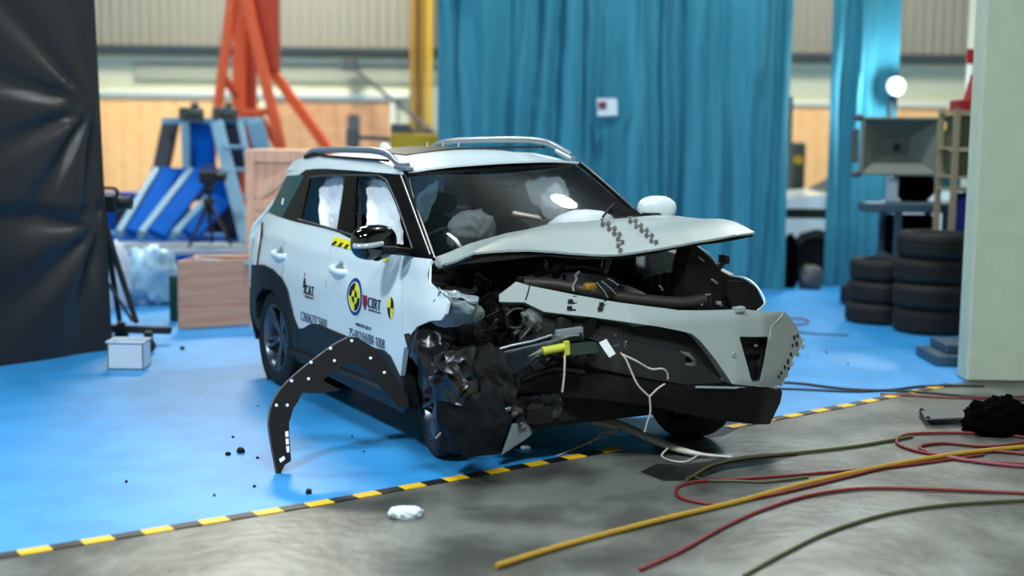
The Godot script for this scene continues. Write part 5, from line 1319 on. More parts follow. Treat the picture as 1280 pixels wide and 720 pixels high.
func build_left_things() -> void:
	var hub: Vector3 = Vector3(-3.513, 0.920, -15.250)
	tripod("tripod", "black tripod with a video camera, standing in front of the blue frame's braces", hub, [Vector3(-3.718, 0.264, -15.100) * Vector3(1, 0, 1) + Vector3(0, 0.396, 0), Vector3(-3.533, 0.247, -15.500) * Vector3(1, 0, 1) + Vector3(0, 0.396, 0), Vector3(-3.234, 0.260, -15.200) * Vector3(1, 0, 1) + Vector3(0, 0.396, 0)], true)
	camera_on(hub + Vector3(0.02, 0.27, 0), "black video camera on the tripod in front of the blue frame")
	# camera stand on a wheeled base, half hidden by the black sheeting
	var s := thing("camera_stand", "dark camera stand on a wheeled base beside the black sheeting", "stand")
	var h2: Vector3 = Vector3(-3.312, 0.963, -10.700)
	obj("post", one_tube([Vector3(-3.333, 0.109, -10.700), h2 + Vector3(0, 0.1, 0)], 0.03, 8), M.tripod_black, s)
	for p in [Vector3(-3.070, 0.165, -10.700), Vector3(-3.561, 0.159, -10.700), Vector3(-3.327, 0.104, -11.100)]:
		obj("leg", one_tube([h2, p], [0.03, 0.022], 8), M.tripod_black, s)
	obj("brace", one_tube([Vector3(-3.304, 0.505, -10.700), Vector3(-3.102, 0.178, -10.700)], 0.014, 6), M.grey_mid, s)
	obj("base_beam", one_beam(Vector3(-3.733, 0.124, -10.700), Vector3(-2.789, 0.109, -10.700), 0.07, 0.06, 0.01), M.tripod_black, s)
	obj("base_beam", one_beam(Vector3(-3.239, 0.161, -10.400), Vector3(-3.388, 0.039, -11.300), 0.07, 0.06, 0.01), M.tripod_black, s)
	for p in [Vector3(-2.847, -0.000, -10.235), Vector3(-3.436, 0.000, -10.192), Vector3(-3.205, 0.000, -10.726)]:
		var c := obj("caster", one_lathe(at(p + Vector3(0, 0.055, 0), Vector3(90, 0, 0)), [Vector2(0, -0.025), Vector2(0.05, -0.025), Vector2(0.055, -0.015), Vector2(0.055, 0.015), Vector2(0.05, 0.025), Vector2(0, 0.025)], 18), M.tripod_black, s)
		obj("fork", one_box(p + Vector3(-0.03, 0.06, -0.035), p + Vector3(0.03, 0.17, 0.035), 0.008), M.tripod_black, c)
	camera_on(h2 + Vector3(0.04, 0.17, 0), "black camera peeping out beside the black sheeting, on the wheeled stand")
	# the white tub
	var tub := thing("tub", "pale white plastic tub on the floor beside the black sheeting", "tub", Vector3(-2.813, 0.000, -9.596))
	for q in [[Vector3(-0.13, 0.0, -0.10), Vector3(0.13, 0.012, 0.10)], [Vector3(-0.13, 0, 0.09), Vector3(0.13, 0.2, 0.10)], [Vector3(-0.13, 0, -0.10), Vector3(0.13, 0.2, -0.09)], [Vector3(-0.13, 0, -0.10), Vector3(-0.12, 0.2, 0.10)], [Vector3(0.12, 0, -0.10), Vector3(0.13, 0.2, 0.10)]]:
		obj("side", one_box(q[0], q[1], 0.003), M.white_box, tub)
	obj("rim", one_tube([Vector3(-0.135, 0.2, -0.105), Vector3(0.135, 0.2, -0.105), Vector3(0.135, 0.2, 0.105), Vector3(-0.135, 0.2, 0.105), Vector3(-0.135, 0.2, -0.105)], 0.01, 6), M.white_box, tub)
	var bag := obj("plastic_sheet_heap", one_blob(at(Vector3(-3.628, 0.033, -13.200) * Vector3(1, 0, 1) + Vector3(0, 0.26, 0)), Vector3(0.26, 0.30, 0.25), 2.4, 0.35, 41, 32, 20), M.plastic_pale)
	tag(bag, "pale blue plastic heap on the floor left of the low plywood panel", "plastic heap")
	var wb := obj("white_bundle", one_blob(at(Vector3(-3.853, 0.152, -12.800) * Vector3(1, 0, 1) + Vector3(0, 0.30, 0)), Vector3(0.12, 0.32, 0.12), 2.4, 0.35, 42, 24, 16), M.white_box)
	tag(wb, "small white bundle behind the wheeled camera stand", "bundle")
	var gb := obj("green_board", one_box(Vector3(-3.127, -0.083, -12.000) * Vector3(1, 0, 1), Vector3(-3.047, 0.419, -11.950), 0.004), M.green_board)
	tag(gb, "narrow green board standing against the left end of the plywood panel", "board")
	# plywood
	var ply := thing("plywood_box", "low pinkish brown plywood box on the blue floor behind the car's rear wheel", "box")
	var a: Vector3 = Vector3(-2.917, 0.000, -11.461)
	var b: Vector3 = Vector3(-2.247, 0.000, -11.858)
	b += (b - a) * 0.6
	obj("front_panel", one_beam(a + Vector3(0, 0.40, 0), b + Vector3(0, 0.40, 0), 0.03, 0.40, 0.004), M.ply, ply)
	obj("lower_board", one_beam(a + Vector3(0, 0.10, 0.003), b + Vector3(0, 0.10, 0.003), 0.03, 0.19, 0.004), M.ply, ply)
	obj("side_panel", one_beam(a + Vector3(0.0, 0.30, -0.02), a + Vector3(0.05, 0.30, -0.55), 0.03, 0.60, 0.004), M.ply, ply)
	obj("lid", one_box(a + Vector3(0.0, 0.58, -0.56), b + Vector3(0.0, 0.60, -0.02), 0.004), M.ply, ply)
	obj("back_panel", one_beam(a + Vector3(0, 0.30, -0.56), b + Vector3(0, 0.30, -0.56), 0.03, 0.60, 0.004), M.ply, ply)
	var bar := obj("metal_bar", one_beam(Vector3(-2.889, 0.577, -11.850), Vector3(-2.271, 0.554, -11.750), 0.05, 0.045, 0.01), M.edge_grey)
	tag(bar, "thin silvery metal bar lying on top of the low plywood box", "bar")
	var crate := thing("wooden_crate", "tall pinkish wooden crate with frame battens, just behind the car's rear corner", "crate")
	var lo: Vector3 = Vector3(-2.568, 0.070, -12.700) * Vector3(1, 0, 1)
	var hi: Vector3 = Vector3(-1.915, 1.560, -12.700)
	var w := hi.x - lo.x
	obj("front_board", one_box(lo, Vector3(hi.x, hi.y, lo.z - 0.02)), M.crate_wood, crate)
	obj("side_board", one_box(Vector3(hi.x - 0.02, 0, lo.z - 0.8), Vector3(hi.x, hi.y, lo.z)), M.crate_dark, crate)
	obj("side_board", one_box(Vector3(lo.x, 0, lo.z - 0.8), Vector3(lo.x + 0.02, hi.y, lo.z)), M.crate_wood, crate)
	obj("top_board", one_box(Vector3(lo.x, hi.y - 0.02, lo.z - 0.8), Vector3(hi.x, hi.y, lo.z)), M.crate_wood, crate)
	obj("back_board", one_box(Vector3(lo.x, 0, lo.z - 0.82), Vector3(hi.x, hi.y, lo.z - 0.8)), M.crate_wood, crate)
	for q in [[Vector3(0.0, 0, 0), Vector3(0.09, hi.y, 0.03)], [Vector3(w - 0.13, 0, 0), Vector3(w - 0.04, hi.y, 0.03)], [Vector3(0.09, hi.y - 0.12, 0), Vector3(w - 0.13, hi.y, 0.03)], [Vector3(0.09, 0.98, 0), Vector3(w - 0.13, 1.08, 0.03)], [Vector3(0.09, 0.1, 0), Vector3(w - 0.13, 0.2, 0.03)]]:
		obj("batten", one_box(lo + q[0], lo + q[1], 0.006), M.crate_wood, crate)
	obj("diagonal_batten", one_beam(lo + Vector3(0.10, 1.10, 0.015), lo + Vector3(w - 0.14, hi.y - 0.14, 0.015), 0.09, 0.025, 0.005, Vector3(0, 0, 1)), M.crate_wood, crate)
	obj("diagonal_batten", one_beam(lo + Vector3(0.10, 0.96, 0.015), lo + Vector3(w - 0.14, 0.62, 0.015), 0.09, 0.025, 0.005, Vector3(0, 0, 1)), M.crate_wood, crate)
	# yellow machine and the bits on the wall behind it
	var ym := thing("yellow_machine", "yellow machine cabinet with a dark top, seen over the car's roof left of the curtain", "machine")
	var yl: Vector3 = Vector3(-1.503, 0.423, -16.200) * Vector3(1, 0, 1)
	var yh: Vector3 = Vector3(-0.803, 1.732, -16.200)
	obj("cabinet", one_box(yl + Vector3(0, 0.05, -0.6), yh, 0.02), M.machine_yellow, ym)
	obj("plinth", one_box(yl + Vector3(0.03, 0, -0.57), Vector3(yh.x - 0.03, 0.05, yl.z - 0.03)), M.grey_mid, ym)
	obj("top_unit", one_box(Vector3(-1.504, 1.723, -16.300), Vector3(-1.265, 1.842, -16.250), 0.01), M.grey_mid, ym)
	obj("top_unit", one_box(Vector3(-1.269, 1.726, -16.300), Vector3(-0.991, 1.778, -16.250), 0.01), M.grey_mid, ym)
	var arm := thing("barrier_arm", "grey horizontal bar sticking out left of the yellow machine", "bar")
	obj("bar", one_beam(Vector3(-1.978, 1.679, -16.000), Vector3(-1.496, 1.656, -16.100), 0.08, 0.05, 0.008), M.grey_mid, arm)
	obj("end_block", one_box(Vector3(-2.013, 1.563, -16.050), Vector3(-1.875, 1.786, -15.950), 0.01), M.grey_mid, arm)
	obj("post", one_box(Vector3(-1.975, 0.137, -16.030) * Vector3(1, 0, 1), Vector3(-1.907, 1.565, -15.970)), M.grey_mid, arm)
	var col := thing("steel_column", "ochre yellow steel column against the ribbed wall, left of the wide curtain", "column")
	obj("flange", one_box(Vector3(-1.848, 0.537, -23.600) * Vector3(1, 0, 1), Vector3(-1.760, 5.135, -23.550)), M.beam_yellow, col)
	obj("web", one_box(Vector3(-1.759, 0.530, -23.750) * Vector3(1, 0, 1), Vector3(-1.575, 5.159, -23.700)), M.beam_yellow, col)
	obj("flange", one_box(Vector3(-1.548, 0.540, -23.600) * Vector3(1, 0, 1), Vector3(-1.453, 5.139, -23.550)), M.machine_yellow, col)
	var br := thing("wall_bracket", "thin grey diagonal pole running down from a small box on the back wall", "pole")
	obj("pole", one_tube([Vector3(-2.923, 2.881, -23.900), Vector3(-1.289, 1.709, -22.000)], 0.035, 8), M.grey_mid, br)
	obj("box", one_box(Vector3(-3.064, 2.828, -24.000), Vector3(-2.825, 3.046, -23.800), 0.01), M.grey_mid, br)

func tyre_mesh(r: float, w: float) -> ArrayMesh:
	return one_lathe(Transform3D(), [Vector2(r * 0.60, 0.02), Vector2(r * 0.66, 0.0), Vector2(r * 0.88, 0.0), Vector2(r * 0.97, w * 0.10), Vector2(r, w * 0.22), Vector2(r, w * 0.36), Vector2(r * 0.975, w * 0.38), Vector2(r * 0.975, w * 0.42), Vector2(r, w * 0.44), Vector2(r, w * 0.56), Vector2(r * 0.975, w * 0.58), Vector2(r * 0.975, w * 0.62), Vector2(r, w * 0.64), Vector2(r, w * 0.78), Vector2(r * 0.97, w * 0.90), Vector2(r * 0.88, w), Vector2(r * 0.66, w), Vector2(r * 0.60, w - 0.02), Vector2(r * 0.60, 0.02)], 40).commit()

func build_right_things() -> void:
	var c := struct("column", one_box(Vector3(3.299, 0, -9.640), Vector3(4.049, 8.5, -9.420), 0.015), M.column_pale)
	c.name = "trim_1"
	# tyres
	var rank := ["lowest", "second lowest", "second from the top", "topmost"]
	var big := tyre_mesh(0.335, 0.225)
	for k in 4:
		var o := obj("tyre", big, M.tyre)
		o.position = Vector3(3.810, 0.000, -11.908) + Vector3([0.0, -0.012, -0.008, 0.006][k], 0.228 * k, [0, 0.01, -0.01, 0][k])
		tag(o, "%s black tyre of the tall stack beside the pale column" % rank[k], "tyre", "tyres of the tall stack")
	var small := tyre_mesh(0.31, 0.20)
	for k in 3:
		var o := obj("tyre", small, M.tyre)
		o.position = Vector3(3.498, 0.000, -12.497) + Vector3([0.0, 0.015, 0.03][k], 0.204 * k, 0)
		tag(o, "%s black tyre of the shorter stack, left of the tall stack" % ["lowest", "middle", "topmost"][k], "tyre", "tyres of the short stack")
	var o := obj("tyre", tyre_mesh(0.30, 0.2), M.tyre)
	o.position = Vector3(3.769, 0.000, -13.829)
	tag(o, "single black tyre on the floor behind the shorter tyre stack", "tyre")
	var st := thing("floor_block", "blue-grey stepped block on the floor at the foot of the pale column", "block")
	obj("lower_step", one_box(Vector3(3.277, 0.000, -10.045), Vector3(3.783, 0.000, -10.521) + Vector3(0.1, 0.08, -0.05), 0.008), M.rack_blue, st)
	obj("upper_step", one_box(Vector3(3.388, 0.000, -10.160) + Vector3(0, 0.08, 0), Vector3(3.783, 0.000, -10.521) + Vector3(0.1, 0.15, -0.05), 0.008), M.rack_blue, st)
	# square lamp housing with a recessed pyramid front
	var lp := thing("lamp_housing", "square grey lamp housing with a recessed pyramid front, above the tyre stacks", "lamp", Vector3(3.781, 1.663, -13.000), -0.12)
	var hw := 0.43
	var hh := 0.285
	var back := [Vector3(-0.13, -0.09, -0.22), Vector3(0.13, -0.09, -0.22), Vector3(0.13, 0.09, -0.22), Vector3(-0.13, 0.09, -0.22)]
	var front := [Vector3(-hw + 0.07, -hh + 0.02, 0), Vector3(hw - 0.07, -hh + 0.02, 0), Vector3(hw - 0.07, hh - 0.02, 0), Vector3(-hw + 0.07, hh - 0.02, 0)]
	for k in 4:
		var s := new_st()
		flat4(s, front[k], front[(k + 1) % 4], back[(k + 1) % 4], back[k], Vector3(0, 0, 1))
		obj("reflector_side", s, M.lamp_grey, lp)
	obj("back_plate", one_box(Vector3(-0.13, -0.09, -0.24), Vector3(0.13, 0.09, -0.22)), M.grey_mid, lp)
	obj("bulb_holder", one_lathe(at(Vector3(0.0, 0.0, -0.21), Vector3(90, 0, 0)), [Vector2(0, 0.06), Vector2(0.03, 0.055), Vector2(0.035, 0.0)], 14), M.steel_dark, lp)
	for q in [[Vector3(-hw + 0.05, hh - 0.03, -0.03), Vector3(hw - 0.05, hh, 0.02)], [Vector3(-hw + 0.05, -hh, -0.03), Vector3(hw - 0.05, -hh + 0.03, 0.02)], [Vector3(-hw + 0.05, -hh, -0.03), Vector3(-hw + 0.09, hh, 0.02)], [Vector3(hw - 0.09, -hh, -0.03), Vector3(hw - 0.05, hh, 0.02)]]:
		obj("frame_edge", one_box(q[0], q[1], 0.006), M.lamp_grey, lp)
	for sx in [-1.0, 1.0]:
		obj("side_bracket", one_box(Vector3(sx * hw - 0.035, -hh + 0.12, -0.05), Vector3(sx * hw + 0.035, hh - 0.12, 0.01), 0.01), M.grey_mid, lp)
		for sy in [-1.0, 1.0]:
			obj("corner_knob", one_blob(at(Vector3(sx * (hw - 0.02), sy * (hh - 0.01), 0.0)), Vector3(0.05, 0.035, 0.04), 3.0), M.grey_mid, lp)
	obj("post", one_beam(Vector3(0, -hh, -0.16), Vector3(0, -0.56, -0.16), 0.05, 0.05, 0.005, Vector3(0, 0, 1)), M.rack_blue, lp)
	# the blue-grey rack below it
	var rk := thing("steel_rack", "blue-grey steel rack behind the tyre stacks, under the square lamp housing", "rack")
	var y1 := 1.115
	obj("top_rail", one_box(Vector3(3.419, y1 - 0.09, -13.1), Vector3(4.609, y1, -12.8), 0.01), M.rack_blue, rk)
	obj("shelf_top", one_box(Vector3(3.719, y1 - 0.05, -13.5), Vector3(4.609, y1, -13.1), 0.005), M.rack_blue, rk)
	for x in [3.758, 4.223, 4.578]:
		obj("leg", one_box(Vector3(x - 0.03, 0, -12.9), Vector3(x + 0.03, y1 - 0.09, -12.84)), M.rack_blue, rk)
		obj("leg", one_box(Vector3(x - 0.03, 0, -13.46), Vector3(x + 0.03, y1 - 0.09, -13.4)), M.rack_blue, rk)
	obj("lower_shelf", one_box(Vector3(3.719, 0.55, -13.5), Vector3(4.609, 0.59, -12.8), 0.005), M.rack_blue, rk)
	var cr := obj("black_box", one_box(Vector3(3.774, 0.592, -13.4), Vector3(4.192, 0.98, -12.95), 0.02), M.black_cloth)
	tag(cr, "black box on the lower shelf of the blue-grey rack", "box")
	var bg := obj("black_bag", one_blob(at(Vector3(4.058, y1 + 0.15, -13.37)), Vector3(0.20, 0.15, 0.10), 2.8, 0.25, 51, 24, 16), M.black_cloth)
	tag(bg, "black bag on the rack's top rail, below the square lamp housing", "bag")
	var wp := obj("white_packet", one_box(Vector3(3.727, y1, -13.25), Vector3(3.813, y1 + 0.24, -13.1), 0.01), M.white_box)
	tag(wp, "small white packet on the rack, left of the black bag", "packet")
	# shelf behind the pale column
	var sf := thing("storage_shelf", "pale storage shelf of olive boxes, partly behind the pale column", "shelf")
	var xl: float = 4.093
	var xr: float = 4.622
	for x in [xl, xr]:
		for z in [-12.3, -12.75]:
			obj("upright", one_box(Vector3(x - 0.025, 0, z - 0.025), Vector3(x + 0.025, 2.02, z + 0.025)), M.shelf_tan, sf)
	for y in [0.35, 0.8, 1.283, 1.402, 1.667, 2.005]:
		obj("shelf_board", one_box(Vector3(xl - 0.02, y - 0.025, -12.77), Vector3(xr + 0.02, y, -12.28), 0.004), M.shelf_tan, sf)
	for q in [[1.667, 0.30, "olive box on the upper shelf of the storage shelf, below the red block"], [1.402, 0.23, "olive box on the middle shelf of the storage shelf"]]:
		var b := obj("olive_box", one_box(Vector3(xl + 0.03, q[0], -12.7), Vector3(xl + 0.45, q[0] + q[1], -12.34), 0.01), M.olive)
		tag(b, q[2], "box")
	var rd := thing("red_block", "red L-shaped block on top of the storage shelf beside the pale column", "block")
	var ry: float = 2.005
	obj("foot", one_box(Vector3(xl + 0.02, ry, -12.6), Vector3(xl + 0.3, ry + 0.10, -12.35), 0.01), M.red_plain, rd)
	var wedge := new_st()
	panel(wedge, PackedVector2Array([Vector2(xl + 0.14, ry + 0.10), Vector2(xl + 0.3, ry + 0.10), Vector2(xl + 0.3, ry + 0.34), Vector2(xl + 0.2, ry + 0.34)]), 3, 0.2, 0.0, [], 0.2, at(Vector3(0, 0, -12.38)))
	obj("upstand", wedge, M.red_plain, rd)
	var bc := obj("blue_cloth", one_blob(at(Vector3(xl + 0.17, 1.01, -12.42)), Vector3(0.15, 0.22, 0.1), 2.6, 0.4, 52, 20, 14), M.blue_cloth)
	tag(bc, "bright blue cloth hanging on the storage shelf beside the pale column", "cloth")
	var po := thing("pale_post", "pale post rising behind the storage shelf with a small red sign", "post")
	obj("shaft", one_box(Vector3(4.746, 0.684, -13.900) * Vector3(1, 0, 1), Vector3(4.697, 3.628, -13.700)), M.wall_pale, po)
	obj("red_sign", one_box(Vector3(4.611, 2.504, -13.680), Vector3(4.686, 2.657, -13.660)), M.red_plain, po)
	# bright work lamp beside the narrow curtain
	var wl := thing("work_lamp", "bright white work lamp shining beside the narrow blue curtain", "lamp", Vector3(4.364, 2.331, -15.300))
	obj("lamp_glass", one_lathe(at(Vector3(0, 0, 0.02), Vector3(90, 0, 0)), [Vector2(0, 0.03), Vector2(0.05, 0.022), Vector2(0.075, 0.0), Vector2(0, 0.0)], 20), M.work_glow, wl)
	obj("shade", one_lathe(at(Vector3(0, 0, 0.0), Vector3(90, 0, 0)), [Vector2(0, -0.12), Vector2(0.05, -0.11), Vector2(0.10, 0.0), Vector2(0.105, 0.03), Vector2(0.09, 0.0), Vector2(0.04, -0.1)], 20), M.grey_mid, wl)
	obj("stand", one_tube([Vector3(0, 0, -0.12), Vector3(0.0, -0.3, -0.14), Vector3(0.0, -wl.position.y, -0.14)], 0.018, 6), M.grey_mid, wl)
	var ol := OmniLight3D.new()
	ol.name = "lamp_light"
	ol.light_color = Color(0.95, 1.0, 1.0)
	ol.light_energy = 0.4
	ol.light_size = 0.07
	ol.omni_range = 30.0
	ol.omni_attenuation = 2.0
	ol.shadow_enabled = true
	ol.position = Vector3(0, 0, 0.14)
	wl.add_child(ol)
	build_far_car()
	var mc := thing("machine_cabinet", "grey machine with a round yellow disc, seen high in the gap between the curtains", "machine")
	obj("cabinet", one_box(Vector3(3.747, -0.176, -18.200) * Vector3(1, 0, 1), Vector3(3.921, 1.670, -17.800), 0.03), M.motor_grey, mc)
	obj("head", one_box(Vector3(3.660, 1.665, -18.100), Vector3(3.748, 2.286, -17.900), 0.03), M.grey_mid, mc)
	obj("yellow_disc", one_lathe(at(Vector3(3.818, 1.434, -17.780), Vector3(90, 0, 0)), [Vector2(0, 0.02), Vector2(0.06, 0.02), Vector2(0.065, 0)], 18), M.machine_yellow, mc)

func build_far_car() -> void:
	# a white car parked behind the curtains, seen through the gap
	var c := thing("parked_car", "white car parked behind the curtains, seen through the gap", "car", Vector3(3.644, 0.509, -15.900) * Vector3(1, 0, 1))
	# profile in (x, y), the front wheel at x = 0, facing left
	var body := PackedVector2Array([Vector2(-0.72, 0.30), Vector2(-0.76, 0.60), Vector2(-0.66, 0.93), Vector2(-0.35, 1.02), Vector2(0.35, 1.08), Vector2(0.9, 1.12), Vector2(3.1, 1.12), Vector2(3.3, 0.9), Vector2(3.3, 0.3), Vector2(2.9, 0.28), Vector2(2.85, 0.55), Vector2(2.6, 0.72), Vector2(2.35, 0.55), Vector2(2.28, 0.26), Vector2(0.36, 0.26), Vector2(0.32, 0.46), Vector2(0.19, 0.60), Vector2(0.0, 0.65), Vector2(-0.19, 0.60), Vector2(-0.32, 0.45), Vector2(-0.36, 0.3)])
	obj("body_side", one_panel(body, 3, 1.6, 0.0, [], 0.3, at(Vector3(0, 0, 0.1))), M.paint, c)
	obj("bonnet_gap", one_box(Vector3(-0.75, 0.78, 0.102), Vector3(0.30, 0.89, 0.108)), M.black, c)
	obj("windscreen", one_sheet(quad_grid(Vector3(0.95, 1.50, -0.1), Vector3(0.95, 1.50, -1.3), Vector3(0.2, 1.07, -1.4), Vector3(0.2, 1.07, 0.0)), 4, 4, Vector3(-1, 1, 0), 0.01), M.grey_mid, c)
	obj("roof", one_box(Vector3(0.95, 1.48, -1.3), Vector3(2.8, 1.54, -0.1), 0.02), M.paint, c)
	obj("side_window", one_panel(PackedVector2Array([Vector2(0.3, 1.1), Vector2(0.95, 1.48), Vector2(2.7, 1.48), Vector2(3.05, 1.12)]), 3, 0.02, 0.0, [], 0.3, at(Vector3(0, 0, 0.0))), M.dark_glass, c)
	obj("bumper", one_box(Vector3(-0.80, 0.16, -1.4), Vector3(-0.42, 0.34, 0.12), 0.06), M.black_plastic, c)
	for q in [Vector3(0, 0.33, 0.0), Vector3(2.58, 0.33, 0.0), Vector3(0, 0.33, -1.4), Vector3(2.58, 0.33, -1.4)]:
		var t := obj("wheel", tyre_mesh(0.33, 0.2), M.tyre, c)
		t.transform = at(q + Vector3(0, 0, -0.1), Vector3(90, 0, 0))
		obj("hub", one_lathe(Transform3D(), [Vector2(0, 0.15), Vector2(0.18, 0.16), Vector2(0.2, 0.19)], 20), M.steel_dark, t)
	var g := obj("grey_sack", one_blob(at(Vector3(3.451, 0.000, -15.164) + Vector3(0, 0.12, 0)), Vector3(0.13, 0.14, 0.1), 2.6, 0.4, 53, 18, 12), M.grey_mid)
	tag(g, "grey sack on the floor in the gap between the blue curtains", "sack")
	var bs := obj("black_sack", one_blob(at(Vector3(3.212, 0.000, -15.219) + Vector3(0, 0.30, 0)), Vector3(0.10, 0.31, 0.10), 2.6, 0.3, 54, 18, 12), M.black_cloth)
	tag(bs, "black sack standing at the right edge of the wide blue curtain", "sack")

func cable(called: String, label: String, pts: Array, r: float, m: Material, category := "cable") -> void:
	var q := []
	for p in pts:
		q.append(p + Vector3(0, r + 0.001, 0))
	tag(obj(called, one_tube(spl(q, 8), r, 7), m), label, category)

func build_floor_things() -> void:
	cable("yellow_hose", "thick yellow hose running across the concrete floor at the right", [Vector3(-0.051, -0.000, -5.154), Vector3(0.217, 0.000, -5.422), Vector3(0.664, 0.000, -5.808), Vector3(1.081, 0.000, -6.137), Vector3(1.506, 0.000, -6.501), Vector3(1.963, 0.000, -6.841), Vector3(2.387, 0.000, -7.105), Vector3(2.680, 0.000, -7.247), Vector3(3.024, 0.000, -7.378)], 0.0135, M.cable_yellow, "hose")
	cable("red_cable", "red cable looping back on itself on the concrete left of the yellow hose", [Vector3(2.631, 0.000, -7.171), Vector3(2.107, 0.000, -6.899), Vector3(1.685, 0.000, -6.746), Vector3(1.284, 0.000, -6.615), Vector3(0.986, 0.000, -6.539), Vector3(0.840, 0.000, -6.411), Vector3(0.831, 0.000, -6.209), Vector3(1.002, 0.000, -6.120), Vector3(1.259, 0.000, -6.270), Vector3(1.643, 0.000, -6.569), Vector3(2.068, 0.000, -6.914), Vector3(2.450, 0.000, -7.162)], 0.008, M.cable_red)
	cable("red_cable", "red cable curving below the yellow hose to the right edge", [Vector3(0.529, 0.000, -5.146), Vector3(0.720, 0.000, -5.387), Vector3(0.939, 0.000, -5.711), Vector3(1.172, -0.000, -6.007), Vector3(1.456, 0.000, -6.278), Vector3(1.767, 0.000, -6.423), Vector3(2.127, 0.000, -6.424), Vector3(2.620, 0.000, -6.358)], 0.009, M.cable_red)
	cable("olive_cable", "olive cable crossing the pale concrete at the bottom right", [Vector3(0.939, 0.000, -5.093), Vector3(1.178, 0.000, -5.405), Vector3(1.437, 0.000, -5.707), Vector3(1.762, 0.000, -5.980), Vector3(2.118, 0.000, -6.154), Vector3(2.580, 0.000, -6.257)], 0.009, M.cable_olive)
	cable("olive_cable", "dark olive cable snaking from beneath the bumper's grey bar", [Vector3(0.898, 0.000, -6.550), Vector3(0.973, 0.000, -6.680), Vector3(1.073, 0.000, -6.850), Vector3(1.271, 0.000, -7.015), Vector3(1.606, 0.000, -7.157), Vector3(1.960, 0.000, -7.324), Vector3(2.354, 0.000, -7.582)], 0.010, M.cable_olive)
	cable("olive_cable", "short pale olive cable beside the red loop near the grey bar", [Vector3(0.950, 0.000, -6.631), Vector3(0.988, 0.000, -6.554), Vector3(1.150, 0.000, -6.546), Vector3(1.311, 0.000, -6.538), Vector3(1.537, 0.000, -6.642)], 0.007, M.cable_olive)
	cable("dark_cable", "thin dark cable running right from behind the bumper across the blue floor, upper of two", [Vector3(1.832, -0.000, -9.265), Vector3(2.050, 0.000, -9.219), Vector3(2.344, 0.000, -9.032), Vector3(2.771, 0.000, -8.973), Vector3(3.108, 0.000, -8.827), Vector3(3.544, 0.000, -8.692)], 0.009, M.cable_dark)
	cable("dark_cable", "thin dark cable running right from behind the bumper across the blue floor, lower of two", [Vector3(1.787, 0.000, -9.026), Vector3(2.006, 0.000, -9.011), Vector3(2.378, 0.000, -8.949), Vector3(2.683, 0.000, -9.053), Vector3(2.948, 0.000, -9.186), Vector3(3.353, 0.000, -9.212)], 0.008, M.cable_dark)
	cable("red_cable", "small loop of red cable on the blue floor right of the bumper", [Vector3(2.571, 0.000, -12.527), Vector3(2.739, 0.000, -12.596), Vector3(2.820, 0.000, -12.440), Vector3(2.742, 0.000, -12.223), Vector3(2.609, 0.000, -12.160), Vector3(2.494, -0.000, -12.254)], 0.008, M.cable_red)
	cable("dark_cable", "thin dark cable on the blue floor below the small red loop", [Vector3(2.508, 0.000, -11.852), Vector3(2.613, 0.000, -11.668), Vector3(2.773, 0.000, -11.586), Vector3(2.978, 0.000, -11.556)], 0.006, M.cable_dark)
	cable("red_cable", "tangled red cable on the concrete in front of the black cloth heap", [Vector3(2.933, 0.000, -7.150), Vector3(2.703, 0.000, -7.248), Vector3(2.360, 0.000, -7.158), Vector3(2.219, 0.000, -7.376), Vector3(2.319, 0.000, -7.621), Vector3(2.579, 0.000, -7.697), Vector3(2.903, 0.000, -7.672), Vector3(3.040, 0.000, -7.536), Vector3(2.745, -0.000, -7.364), Vector3(2.492, 0.000, -7.429), Vector3(2.316, 0.000, -7.304), Vector3(2.452, 0.000, -7.037), Vector3(2.774, 0.000, -6.965)], 0.009, M.cable_red)
	cable("red_cable", "thin red cable along the tape near the foot of the pale column", [Vector3(2.523, 0.000, -8.874), Vector3(2.831, -0.000, -8.810), Vector3(3.144, -0.000, -8.775), Vector3(3.620, -0.000, -8.885)], 0.007, M.cable_red)
	cable("pink_cable", "pinkish cable at the right edge beyond the yellow hose", [Vector3(2.360, 0.000, -7.158), Vector3(2.491, 0.000, -7.021), Vector3(2.635, 0.000, -6.941), Vector3(2.864, 0.000, -6.867)], 0.010, M.cable_pink)
	var h := obj("black_cloth", one_blob(at(Vector3(2.922, 0.000, -7.778) + Vector3(0, 0.07, 0), Vector3(0, 20, 0)), Vector3(0.20, 0.13, 0.16), 2.4, 0.45, 61, 34, 20), M.black_cloth)
	tag(h, "crumpled black cloth heap on the concrete at the right edge", "cloth")
	var tr := thing("tray", "flat dark tray lying on the concrete left of the black cloth heap", "tray")
	obj("plate", one_sheet(quad_grid(Vector3(2.578, 0.050, -8.169), Vector3(2.914, 0.050, -8.237), Vector3(2.872, 0.050, -7.973), Vector3(2.530, 0.050, -7.886)), 4, 4, Vector3.UP, 0.008), M.grey_mid, tr)
	for q in [[Vector3(2.657, 0.000, -8.385), Vector3(2.581, 0.050, -8.145)], [Vector3(2.980, 0.000, -8.453), Vector3(2.895, 0.050, -8.212)], [Vector3(2.941, 0.000, -8.207), Vector3(2.857, 0.050, -7.972)], [Vector3(2.622, -0.000, -8.142), Vector3(2.548, 0.050, -7.909)]]:
		obj("foot", one_tube([q[0], q[1]], 0.015, 8), M.black_plastic, tr)
	# the bar torn off the car and the wire tangled round it
	var bar := thing("bent_bar", "bent grey metal bar with tangled wire on the floor under the bumper", "bar")
	var bp := [Vector3(0.498, 0.100, -7.610), Vector3(0.638, 0.070, -7.538), Vector3(0.797, 0.050, -7.268), Vector3(0.932, 0.035, -7.091), Vector3(1.057, 0.022, -7.041), Vector3(1.205, 0.012, -7.034)]
